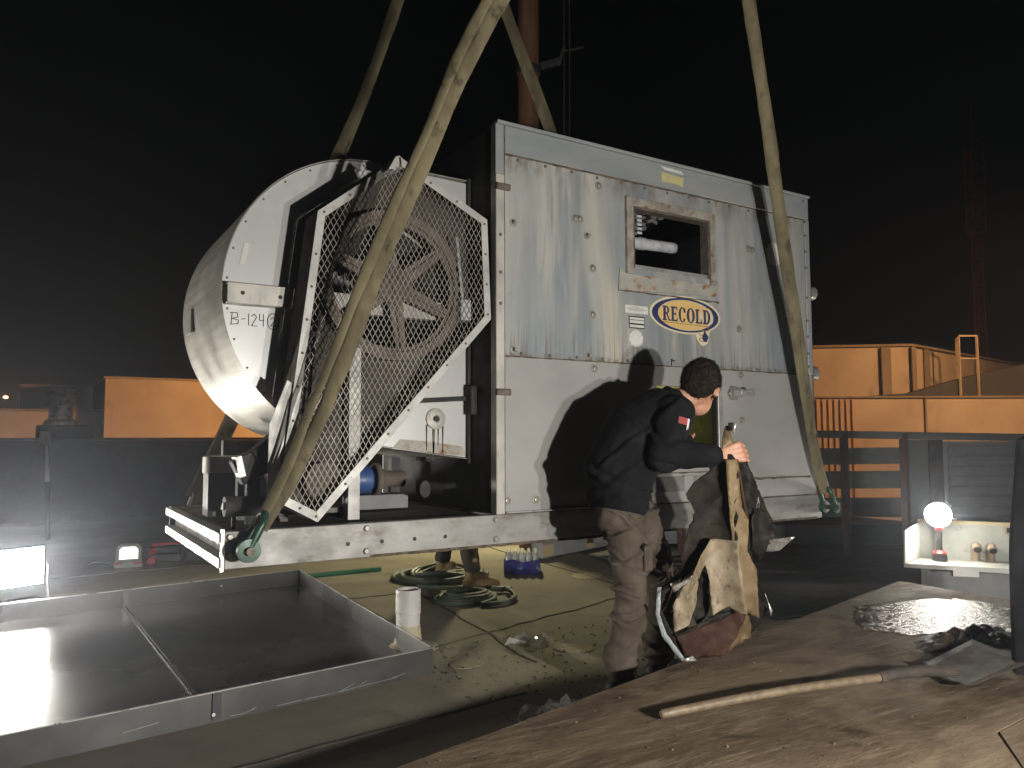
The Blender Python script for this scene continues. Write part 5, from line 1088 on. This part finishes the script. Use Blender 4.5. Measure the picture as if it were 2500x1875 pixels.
scrap('tan_sheet', [(1768,1.24),(1797,1.24),(1806,1.0),(1822,.93),(1818,.78),(1838,.69),(1842,.45),(1800,.49),(1786,.60),(1780,.85),(1776,.95)], 0.085, 'scrap_tan', (0.0,0.02,0.2), 3.0, 0.004, 0.004, label='tan folded sheet with rust stain at its top')
scrap('fold_edge', [(1796,1.24),(1801,1.24),(1824,.93),(1818,.92)], 0.078, 'scrap_rust', (0,0,0), 3.3, 0.002, 0.004, 0.006)
scrap('black_sheet', [(1790,1.30),(1820,1.245),(1845,1.15),(1868,1.04),(1893,.89),(1878,.80),(1852,.74),(1836,.70),(1806,.78),(1812,.95),(1800,1.10)], 0.015, 'scrap_black', (-0.25,0.08,-1.2), 4.0, 0.014, 0.02, label='black torn sheet')
scrap('grey_scrap', [(1822,1.215),(1840,1.20),(1842,1.13),(1828,1.14)], -0.03, 'shovel_steel', (0,0,0), 4.4)
scrap('black_sheet', [(1846,1.15),(1856,1.12),(1880,1.00),(1905,.87),(1890,.84),(1866,.98)], -0.02, 'scrap_brown', (0,0,0), 4.8)
scrap('black_sheet', [(1838,1.00),(1870,.98),(1898,.875),(1890,.82),(1872,.775),(1850,.72),(1835,.78)], 0.02, 'scrap_black', (-0.2,0.05,0), 4.9, 0.02, 0.02)
scrap('silver_flap', [(1862,.81),(1888,.835),(1934,.852),(1905,.775),(1878,.765),(1860,.78)], 0.03, 'scrap_silver', (0.5,0.3,0), 5.0, 0.005, 0.01, label='bent silver flap')
scrap('cream_sheet', [(1728,.844),(1784,.842),(1788,.70),(1796,.50),(1782,.49),(1765,.52),(1727,.47),(1722,.64),(1712,.72),(1690,.66),(1640,.60),(1700,.77)], 0.100, 'scrap_cream', (-0.1,-0.03,0.8), 6.0, 0.006, 0.006, label='cream painted sheet with dark specks')
scrap('curved_rib', [(1706,.79),(1650,.665),(1605,.605),(1597,.47),(1614,.36),(1665,.226),(1676,.25),(1630,.40),(1612,.48),(1620,.565),(1660,.63),(1700,.72)], 0.05, 'scrap_brown', (0.3,0,0), 7.0, 0.008, 0.016)
scrap('pale_edge', [(1602,.60),(1612,.60),(1606,.47),(1622,.37),(1668,.235),(1660,.225),(1610,.36),(1596,.47)], 0.068, 'scrap_pale', (0.3,0,0), 7.4, 0.004, 0.006)
scrap('foil_edge', [(1632,.62),(1690,.68),(1702,.665),(1660,.61),(1640,.575)], 0.072, 'scrap_silver', (0.2,0,0), 7.9, 0.006, 0.014)
scrap('speckled_sheet', [(1692,.66),(1702,.62),(1692,.50),(1668,.36),(1642,.37),(1640,.50),(1664,.60)], 0.045, 'scrap_cream', (0.2,0,0), 8.0, 0.008, 0.01)
scrap('black_sheet', [(1702,.70),(1726,.66),(1728,.48),(1700,.40),(1686,.46),(1700,.58)], 0.035, 'scrap_black', (0.1,0,0), 8.6, 0.01, 0.016)
scrap('rust_fold', [(1640,.375),(1690,.42),(1735,.47),(1790,.50),(1812,.47),(1790,.36),(1762,.262),(1720,.252),(1668,.256)], 0.075, 'scrap_rust', (-0.1,0.2,0), 9.0, 0.008, 0.016, label='rust red folded sheet at the foot of the scrap')
scrap('fold_edge', [(1640,.37),(1652,.37),(1800,.495),(1797,.51),(1735,.475)], 0.105, 'scrap_brown', (0,0,0), 9.4, 0.004, 0.008)
scrap('tan_sheet', [(1735,.47),(1800,.50),(1826,.46),(1832,.34),(1790,.30),(1764,.262),(1775,.36)], 0.03, 'scrap_tan', (-0.2,0.1,0), 9.8, 0.008, 0.02)
scrap('dark_flap', [(1832,.70),(1848,.64),(1868,.56),(1888,.47),(1880,.43),(1850,.38),(1828,.33),(1815,.46),(1838,.48)], -0.02, 'scrap_black', (-0.3,0.1,0), 10.0, 0.012, 0.02)
scrap('foil_edge', [(1868,.56),(1888,.47),(1882,.44),(1878,.50)], 0.0, 'scrap_silver', (0,0,0), 10.6, 0.004, 0.01)
scrap('foil_edge', [(1652,.26),(1680,.275),(1692,.245),(1668,.222)], 0.09, 'scrap_silver', (0,0,0), 10.9, 0.006, 0.02)

# ------------------------------------------------------------------ people
def capsule(b, p0, r0, p1, r1, n=14):
    p0, p1 = Vector(p0), Vector(p1); d = p1-p0
    if d.length < 1e-5: d = Vector((0,0,1e-4))
    q = d.to_track_quat('Z', 'Y'); prof = []
    for i in range(6): a_ = -math.pi/2+math.pi/2*i/5; prof.append((max(1e-4, r0*math.cos(a_)), r0*math.sin(a_)))
    for i in range(6): a_ = math.pi/2*i/5; prof.append((max(1e-4, r1*math.cos(a_)), d.length+r1*math.sin(a_)))
    rings = [[p0+q @ Vector((r*math.cos(2*math.pi*k/n), r*math.sin(2*math.pi*k/n), h)) for k in range(n)] for r, h in prof]
    b.ring_loft(rings)
def ellipsoid(b, c_, ax, ay, az):
    c_, ax, ay, az = map(Vector, (c_, ax, ay, az)); rings = []
    for i in range(13):
        a_ = -math.pi/2+math.pi*i/12; s_ = max(1e-3, math.cos(a_)); rings.append([c_+ax*s_*math.cos(2*math.pi*k/20)+ay*s_*math.sin(2*math.pi*k/20)+az*math.sin(a_) for k in range(20)])
    b.ring_loft(rings)
def blob(name, b, mt, parent, voxel=0.009, smooth=3, disp=None):
    me = b.mesh('tmp', mt); o = bpy.data.objects.new('tmp', me); COL.objects.link(o)
    r = o.modifiers.new('r', 'REMESH'); r.mode = 'VOXEL'; r.voxel_size = voxel
    s_ = o.modifiers.new('s', 'SMOOTH'); s_.factor = 0.6; s_.iterations = smooth
    dg = bpy.context.evaluated_depsgraph_get(); em = bpy.data.meshes.new_from_object(o.evaluated_get(dg), depsgraph=dg)
    bpy.data.objects.remove(o); em.name = name
    if disp:
        nm = [v.normal.copy() for v in em.vertices]
        for v, q in zip(em.vertices, nm): v.co += q*disp(v.co)
    bvh = BVHTree.FromPolygons([v.co.copy() for v in em.vertices], [tuple(p.vertices) for p in em.polygons])
    org = ORG[parent.name]
    for v in em.vertices: v.co -= org
    em.materials.clear(); em.materials.append(MATS[mt]); em.polygons.foreach_set('use_smooth', [True]*len(em.polygons))
    return link(name, em, parent), bvh
def folds(amp, fx, fz, seed):
    def f_(p):
        a_ = noise.noise((p.x*fx, p.y*fx, p.z*fz+seed)); b_ = noise.noise((p.x*fx*2.3+4, p.y*fx*2.3, p.z*fz*2.0+seed)); return amp*((1-abs(a_)*2.4)*0.7+b_*0.5)
    return f_

def creases(L, amp, sig, seed):
    def f_(p):
        wx = noise.noise((p.x*5, p.y*5, p.z*4+seed))*0.05+noise.noise((p.x*14, p.y*14, p.z*11+seed))*0.014; d = 0.0
        lat = (p.x-2.75)*0.85-(p.y-3.25)*0.527; dep = (p.x-2.75)*0.527+(p.y-3.25)*0.85
        for k, (z0, sx, sy) in enumerate(L):
            w_ = (p.z+wx-z0-sx*lat-sy*dep); 
            if abs(w_) > sig*4: continue
            mk = max(0.0, 0.35+noise.noise((p.x*6+k*3.1, p.y*6, p.z*3+seed+k)))
            d += amp*mk*1.6*(math.exp(-(w_/sig)**2)-0.8*math.exp(-((w_-1.7*sig)/(sig*0.8))**2))
        return d+amp*0.35*noise.noise((p.x*20, p.y*20, p.z*16+seed))
    return f_

man = thing('person', 'person in navy jacket and brown work trousers leaning into the opening', 'person', (2.80, 3.27, 0))
skull, jaw, neckb = Vector((3.155,3.105,1.640)), Vector((3.245,3.165,1.560)), Vector((3.035,3.160,1.555))
HS = 1.16
look = Vector((0.74,0.52,-0.46)).normalized(); hup = Vector((0.35,0.05,0.93)); hup = (hup-look*hup.dot(look)).normalized(); hsd = look.cross(hup).normalized()
shR, elR, wrR = Vector((2.915,3.050,1.478)), Vector((2.765,3.000,1.262)), Vector((2.990,2.850,1.258))
shL, elL, haL = Vector((3.06,3.36,1.54)), Vector((3.20,3.42,1.30)), Vector((3.46,3.52,1.32))
hipL, knL, anL = Vector((2.672,3.213,0.93)), Vector((2.675,3.145,0.565)), Vector((2.675,3.25,0.13))
hipR, knR, anR = Vector((2.825,3.262,0.93)), Vector((2.965,3.215,0.58)), Vector((3.05,3.37,0.13))
body = MB()
ellipsoid(body, skull, look*HS*0.104, hsd*HS*0.082, hup*HS*0.112); ellipsoid(body, skull+look*HS*0.045-hup*HS*0.065, look*HS*0.062, hsd*HS*0.060, hup*HS*0.072)
capsule(body, skull+look*HS*0.105-hup*HS*0.018, 0.013, skull+look*HS*0.117-hup*HS*0.045, 0.017)            # nose
capsule(body, skull+look*HS*0.098+hsd*HS*0.03+hup*HS*0.012, 0.012, skull+look*HS*0.098-hsd*HS*0.03+hup*HS*0.012, 0.012)   # brow
capsule(body, skull+look*HS*0.098+hsd*HS*0.016-hup*HS*0.078, 0.010, skull+look*HS*0.098-hsd*HS*0.016-hup*HS*0.078, 0.010)  # lips
for q in (-1, 1): ellipsoid(body, skull+hsd*HS*0.083*q-look*HS*0.006-hup*HS*0.022, look*HS*0.021+hsd*HS*0.006*q, hsd*HS*0.008, hup*HS*0.034)
capsule(body, neckb, 0.066, skull-hup*0.07-look*0.018, 0.058)
spine = [Vector((2.70,3.25,0.97)), Vector((2.70,3.255,1.17)), Vector((2.81,3.245,1.37)), Vector((2.95,3.20,1.50)), neckb]
for i, (ra_, rb_) in enumerate(((0.12,0.12),(0.12,0.13),(0.13,0.11),(0.10,0.06))): capsule(body, spine[i], ra_, spine[i+1], rb_)
for a, b_, c_ in ((shR,elR,wrR), (shL,elL,haL)): capsule(body, a, 0.055, b_, 0.042); capsule(body, b_, 0.042, c_, 0.030)
capsule(body, Vector((2.95,3.2,1.47)), 0.07, shR, 0.055); capsule(body, Vector((2.95,3.2,1.47)), 0.07, shL, 0.055)
for a, b_, c_ in ((hipL,knL,anL), (hipR,knR,anR)): capsule(body, a, 0.082, b_, 0.052); capsule(body, b_, 0.052, c_, 0.036)
# right hand: palm over the scrap, fingers curled over its far side
hd = Vector((0.85,-0.50,0.22)).normalized(); pal = Vector((3.035,2.812,1.276))
capsule(body, wrR, 0.030, wrR+hd*0.03, 0.031)
k0 = Vector((3.088,2.786,1.316)); kz = Vector((0.006,-0.006,-0.026))
for i in range(4):
    kb = k0+kz*i; capsule(body, wrR+hd*0.025+Vector((0,0,0.012-0.011*i)), 0.019, kb, 0.0165)
    L = (0.042,0.047,0.044,0.034)[i]; m1 = kb+Vector((0.055,0.004,-0.010)).normalized()*L; m2 = m1+Vector((0.035,0.045,-0.020)).normalized()*L*0.7; m3 = m2+Vector((-0.01,0.05,-0.015)).normalized()*L*0.5
    capsule(body, kb, 0.0125, m1, 0.0108, 10); capsule(body, m1, 0.0108, m2, 0.0098, 10); capsule(body, m2, 0.0098, m3, 0.0085, 10)
tb0 = wrR+hd*0.035+Vector((0.0,0.012,-0.012)); capsule(body, tb0, 0.018, tb0+Vector((0.045,0.028,-0.004)), 0.0135, 10); capsule(body, tb0+Vector((0.045,0.028,-0.004)), 0.0135, tb0+Vector((0.078,0.042,0.008)), 0.0105, 10)
# left hand inside the opening
for i in range(4): capsule(body, haL+Vector((0.03,0.04,0.02-0.02*i)), 0.014, haL+Vector((0.10,0.10,0.025-0.024*i)), 0.010, 10)
capsule(body, haL, 0.03, haL+Vector((0.05,0.05,0)), 0.034); capsule(body, haL+Vector((0.02,0.0,0.02)), 0.015, haL+Vector((0.07,0.02,0.05)), 0.011, 10)
blob('body', body, 'skin', man, 0.0055, 2)
hr = MB(); ellipsoid(hr, skull-look*HS*0.014+hup*HS*0.014, look*HS*0.104, hsd*HS*0.093, hup*HS*0.112); ellipsoid(hr, skull-look*HS*0.050-hup*HS*0.030, look*HS*0.058, hsd*HS*0.078, hup*HS*0.070)
ho, hbv = blob('hair', hr, 'hair_dark', man, 0.006, 1, lambda p: 0.006*noise.noise(p*40)+0.004*noise.noise(p*110))
for q in (-1, 1):
    eb = MB(); ellipsoid(eb, skull+look*HS*0.088+hsd*HS*0.031*q-hup*HS*0.006, look*HS*0.012, hsd*HS*0.012, hup*HS*0.010); eb.build('eye', 'cap_white', man, smooth=True)
rs = random.Random(3); hs_ = MB(); hv_ = [(v.co+ORG[man.name], v.normal.copy()) for v in ho.data.vertices]
for _ in range(9000):
    p, q = rs.choice(hv_); dn_ = (-hup*0.9-look*0.25); t_ = (dn_-q*dn_.dot(q)); t_ = (t_*0.8+q*0.55+Vector((rs.gauss(0,.25),rs.gauss(0,.25),rs.gauss(0,.25)))).normalized(); w_ = t_.cross(q).normalized()*0.0011
    p = p+Vector((rs.gauss(0,.002),rs.gauss(0,.002),rs.gauss(0,.002))); hs_.add([p-w_, p+w_, p+t_*rs.uniform(0.008,0.016)], [(0,1,2)])
hs_.build('hair_strands', 'hair_dark', ho, kind='stuff')
# jacket
jk = MB()
capsule(jk, (2.690,3.268,1.005), 0.158, (2.695,3.258,1.17), 0.188, 20); capsule(jk, (2.695,3.258,1.17), 0.188, (2.800,3.240,1.36), 0.186, 20); capsule(jk, (2.800,3.240,1.36), 0.186, (2.93,3.205,1.47), 0.150, 20)
capsule(jk, (2.93,3.205,1.47), 0.13, neckb-Vector((0.035,-0.008,0.018)), 0.082, 18)
capsule(jk, (2.66,3.22,1.0), 0.135, (2.73,3.30,1.0), 0.135, 18)
capsule(jk, (2.91,3.20,1.45), 0.115, shR, 0.098); capsule(jk, (2.95,3.22,1.47), 0.12, shL, 0.09)
capsule(jk, shR, 0.098, elR, 0.082); capsule(jk, elR, 0.082, elR.lerp(wrR,0.93), 0.056); capsule(jk, elR.lerp(wrR,0.55), 0.066, elR.lerp(wrR,0.92), 0.060)
capsule(jk, shL, 0.092, elL, 0.075); capsule(jk, elL, 0.075, elL.lerp(haL,0.85), 0.055)
# cut the hem and collar flat-ish by displacement folds only
jo, jb = blob('jacket', jk, 'jacket_navy', man, 0.008, 2, creases([(0.60,.45,.1),(0.72,.5,-.1),(0.84,-.35,.2),(0.93,.6,.1),(1.02,.25,.2),(1.10,-.5,.3),(1.19,.7,.1),(1.28,-.3,.2),(1.36,.8,.2),(1.50,-.8,.3),(1.62,.9,.2)], 0.013, 0.020, 2.0))
bm = bmesh.new(); bm.from_mesh(jo.data); o_ = ORG[man.name]
bmesh.ops.bisect_plane(bm, geom=bm.verts[:]+bm.edges[:]+bm.faces[:], plane_co=Vector((2.70,3.25,0.955))-o_, plane_no=(0.22,0.0,1), clear_inner=True)
bmesh.ops.bisect_plane(bm, geom=bm.verts[:]+bm.edges[:]+bm.faces[:], plane_co=elR.lerp(wrR,0.90)-o_, plane_no=-(wrR-elR).normalized(), clear_inner=False, clear_outer=False)
bm.to_mesh(jo.data); bm.free()
sm_ = jo.modifiers.new('solid', 'SOLIDIFY'); sm_.thickness = 0.006; sm_.offset = 0
col_ = MB(); col_.tube([neckb+Vector((-0.028,0.006,-0.006))+(Vector((0.30,0.86,0.15)).normalized()*math.cos(t)+Vector((-0.55,0.05,0.83)).normalized()*math.sin(t))*0.078 for t in [i*2*math.pi/24 for i in range(24)]], 0.016, 10, closed=True, flat=1.4, upd=(0.8,-0.1,0.55)).build('collar', 'jacket_navy', jo, smooth=True)
cf = MB(); cd_ = (wrR-elR).normalized(); cf.lathe(elR.lerp(wrR,0.80), cd_, [(0.060,0),(0.062,0.012),(0.060,0.045),(0.050,0.047)], 22, cap=False).build('cuff', 'jacket_navy', jo, smooth=True)
# shoulder flag patch laid on the sleeve
view = Vector((0.527,0.85,0.02)).normalized()
def lay(cu, cv, mt, name):
    V, F, ok = [], [], True
    for v_ in cv:
        for u in cu:
            p = Vector((2.872,2.93,1.432)) + Vector((0.82,-0.50,-0.25))*u + Vector((0.16,-0.10,0.98))*v_ - view*0.5; h = jb.ray_cast(p, view)
            if h[0] is None: return
            V.append(h[0]-view*0.005)
    w_ = len(cu)
    for j in range(len(cv)-1):
        for i in range(w_-1): F.append((j*w_+i, j*w_+i+1, (j+1)*w_+i+1, (j+1)*w_+i))
    return MB().add(V, F).build(name, mt, jo)
lay([-0.042,-0.03,-0.02,-0.01,0.0,0.010], [-0.018,-0.006,0.006,0.018], 'patch_red', 'flag_patch')
lay([0.010,0.016,0.022], [-0.042,-0.03,-0.015,0.0,0.018], 'patch_white', 'flag_edge')
# trousers with bunched folds
tr = MB()
capsule(tr, (2.655,3.225,0.955), 0.128, (2.75,3.275,0.955), 0.128, 18); capsule(tr, (2.70,3.25,0.95), 0.13, (2.70,3.25,1.04), 0.125, 18); capsule(tr, (2.625,3.235,0.93), 0.10, (2.69,3.25,0.92), 0.11)
for a, b_, c_ in ((hipL,knL,anL), (hipR,knR,anR)):
    capsule(tr, a, 0.106, b_, 0.079, 18); capsule(tr, b_, 0.079, b_.lerp(c_,0.55), 0.077, 18); capsule(tr, b_.lerp(c_,0.55), 0.077, c_+Vector((0,0,0.02)), 0.077, 18)
    capsule(tr, c_+Vector((-0.02,-0.02,0.09)), 0.084, c_+Vector((0.0,-0.01,0.03)), 0.088, 18)
to, _ = blob('trousers', tr, 'trouser_brown', man, 0.007, 2, creases([(0.10,.35,.2),(0.135,-.3,.3),(0.17,.4,-.2),(0.21,-.2,.2),(0.27,.5,.1),(0.37,-.5,.2),(0.47,.3,.3),(0.53,-.35,.1),(0.57,.25,-.2),(0.61,-.15,.3),(0.65,.5,.2),(0.73,-.6,.2),(0.80,.6,.3),(0.86,-.5,-.2),(0.90,.4,.1)], 0.013, 0.013, 5.0))
pk = MB(); pk.hexa([(2.700,3.062,0.66),(2.775,3.085,0.66),(2.775,3.12,0.66),(2.70,3.10,0.66),(2.700,3.062,0.80),(2.78,3.095,0.80),(2.78,3.12,0.80),(2.70,3.10,0.80)]); pk.build('cargo_pocket', 'trouser_brown', to, bevel=0.01)
for a_, d_ in ((anL,Vector((0.93,-0.12,0))), (anR,Vector((0.95,0.05,0)))):
    bt_ = MB(); a0 = Vector((a_.x,a_.y,0)); d_ = d_.normalized()
    capsule(bt_, a0-d_*0.035+Vector((0,0,0.05)), 0.05, a0+d_*0.15+Vector((0,0,0.043)), 0.043); capsule(bt_, a0+d_*0.12+Vector((0,0,0.045)), 0.048, a0+d_*0.20+Vector((0,0,0.040)), 0.038); capsule(bt_, a0+Vector((0,0,0.05)), 0.052, a0+Vector((0,0,0.16)), 0.055)
    bo, _ = blob('boot', bt_, 'boot_dark', man, 0.009, 2); 
# second person behind the unit: boots and lower legs show under the skid
p2 = thing('person', 'person behind the unit, tan work boots and legs showing below the skid', 'person', (3.5, 6.45, 0))
fA, fB = Vector((3.44,6.25,0)), Vector((3.50,6.95,0)); dA, dB = Vector((0.88,-0.45,0)).normalized(), Vector((0.6,-0.7,0)).normalized()
b2_ = MB(); pel = Vector((3.52,6.62,0.95)); capsule(b2_, pel, 0.12, pel+Vector((0,0,0.42)), 0.14); capsule(b2_, pel+Vector((0,0,0.42)), 0.12, pel+Vector((0,0,0.58)), 0.06); ellipsoid(b2_, pel+Vector((0.02,0,0.74)), (0.09,0,0), (0,0.08,0), (0,0,0.115))
capsule(b2_, fA+Vector((0,0,0.1)), 0.04, pel+Vector((-0.03,-0.07,0)), 0.08); capsule(b2_, fB+Vector((0,0,0.1)), 0.04, pel+Vector((0.03,0.07,0)), 0.08)
for q in (-1, 1):
    capsule(b2_, pel+Vector((0,0.20*q,0.50)), 0.055, pel+Vector((0.03,0.25*q,0.22)), 0.042); capsule(b2_, pel+Vector((0.03,0.25*q,0.22)), 0.042, pel+Vector((0.16,0.2*q,0.05)), 0.032); capsule(b2_, pel+Vector((0,0,0.50)), 0.06, pel+Vector((0,0.2*q,0.50)), 0.055)
    hb_ = pel+Vector((0.18,0.2*q,0.02))
    for i in range(4): capsule(b2_, hb_+Vector((0,0.012*(i-1.5),0)), 0.012, hb_+Vector((0.05,0.016*(i-1.5),-0.06)), 0.009, 8)
    capsule(b2_, hb_, 0.022, hb_+Vector((0.02,0.03*q,-0.03)), 0.010, 8)
blob('body', b2_, 'skin', p2, 0.009, 2)
j2 = MB(); capsule(j2, pel+Vector((0,0,0.02)), 0.155, pel+Vector((0,0,0.42)), 0.165); capsule(j2, pel+Vector((0,-0.17,0.49)), 0.07, pel+Vector((0,0.17,0.49)), 0.07)
for q in (-1, 1): capsule(j2, pel+Vector((0,0.20*q,0.49)), 0.075, pel+Vector((0.03,0.25*q,0.22)), 0.062); capsule(j2, pel+Vector((0.03,0.25*q,0.22)), 0.06, pel+Vector((0.14,0.21*q,0.08)), 0.05)
blob('jacket', j2, 'jacket_navy', p2, 0.012, 2, folds(0.01,8,8,9.0))
h2 = MB(); ellipsoid(h2, pel+Vector((0.01,0,0.765)), (0.098,0,0), (0,0.09,0), (0,0,0.105)); blob('hair', h2, 'hair_dark', p2, 0.01, 1)
t2 = MB(); capsule(t2, pel+Vector((0,-0.05,0)), 0.13, pel+Vector((0,0.05,0)), 0.13)
for fo, s_ in ((fA,-1),(fB,1)):
    kn = fo.lerp(pel, 0.48); kn.z = 0.52; capsule(t2, pel+Vector((0,0.07*s_,-0.04)), 0.10, kn, 0.082); capsule(t2, kn, 0.082, fo+Vector((0,0,0.19)), 0.078)
blob('trousers', t2, 'trouser_dark', p2, 0.010, 2, folds(0.010,9,7,3.0))
for fo, d_ in ((fA,dA),(fB,dB)):
    b = MB(); capsule(b, fo-d_*0.03+Vector((0,0,0.055)), 0.052, fo+d_*0.17+Vector((0,0,0.048)), 0.046); capsule(b, fo+d_*0.16+Vector((0,0,0.05)), 0.052, fo+d_*0.215+Vector((0,0,0.043)), 0.042); capsule(b, fo+Vector((0,0,0.06)), 0.056, fo+Vector((0,0,0.23)), 0.066); capsule(b, fo+Vector((0,0,0.05)), 0.055, fo+d_*0.10+Vector((0,0,0.11)), 0.045)
    bo, _ = blob('boot', b, 'boot_tan', p2, 0.009, 2)
    so_ = MB(); so_.plate([[((fo+d_*l+Vector((-d_.y,d_.x,0))*w_).x, (fo+d_*l+Vector((-d_.y,d_.x,0))*w_).y) for l, w_ in ((-0.085,-0.03),(-0.03,-0.05),(0.08,-0.045),(0.17,-0.055),(0.24,-0.03),(0.265,0),(0.24,0.03),(0.17,0.055),(0.08,0.045),(-0.03,0.05),(-0.085,0.03))]], [], lambda u, v: (u, v, 0.003), (0,0,0.022)); so_.build('sole', 'boot_dark', bo, bevel=0.004)

# ------------------------------------------------------------------ added thin volume imitating the glare veil around the lamps
hz = MB().box(-420, 520, -320, 620, -8.5, 32).build('glare_haze', 'interior_black', kind='stuff')
hz.data.materials.clear(); hm = bpy.data.materials.new('glare_haze_air'); hm.use_nodes = True; ht = hm.node_tree
ht.nodes.remove(ht.nodes['Principled BSDF']); pv_ = ht.nodes.new('ShaderNodeVolumePrincipled'); pv_.inputs['Density'].default_value = 0.007; pv_.inputs['Color'].default_value = (0.80,0.86,1.0,1); pv_.inputs['Anisotropy'].default_value = 0.8
ht.links.new(pv_.outputs[0], ht.nodes['Material Output'].inputs['Volume']); hz.data.materials.append(hm)
tag(hz, 'added thin veil imitating lamp glare over the roof')
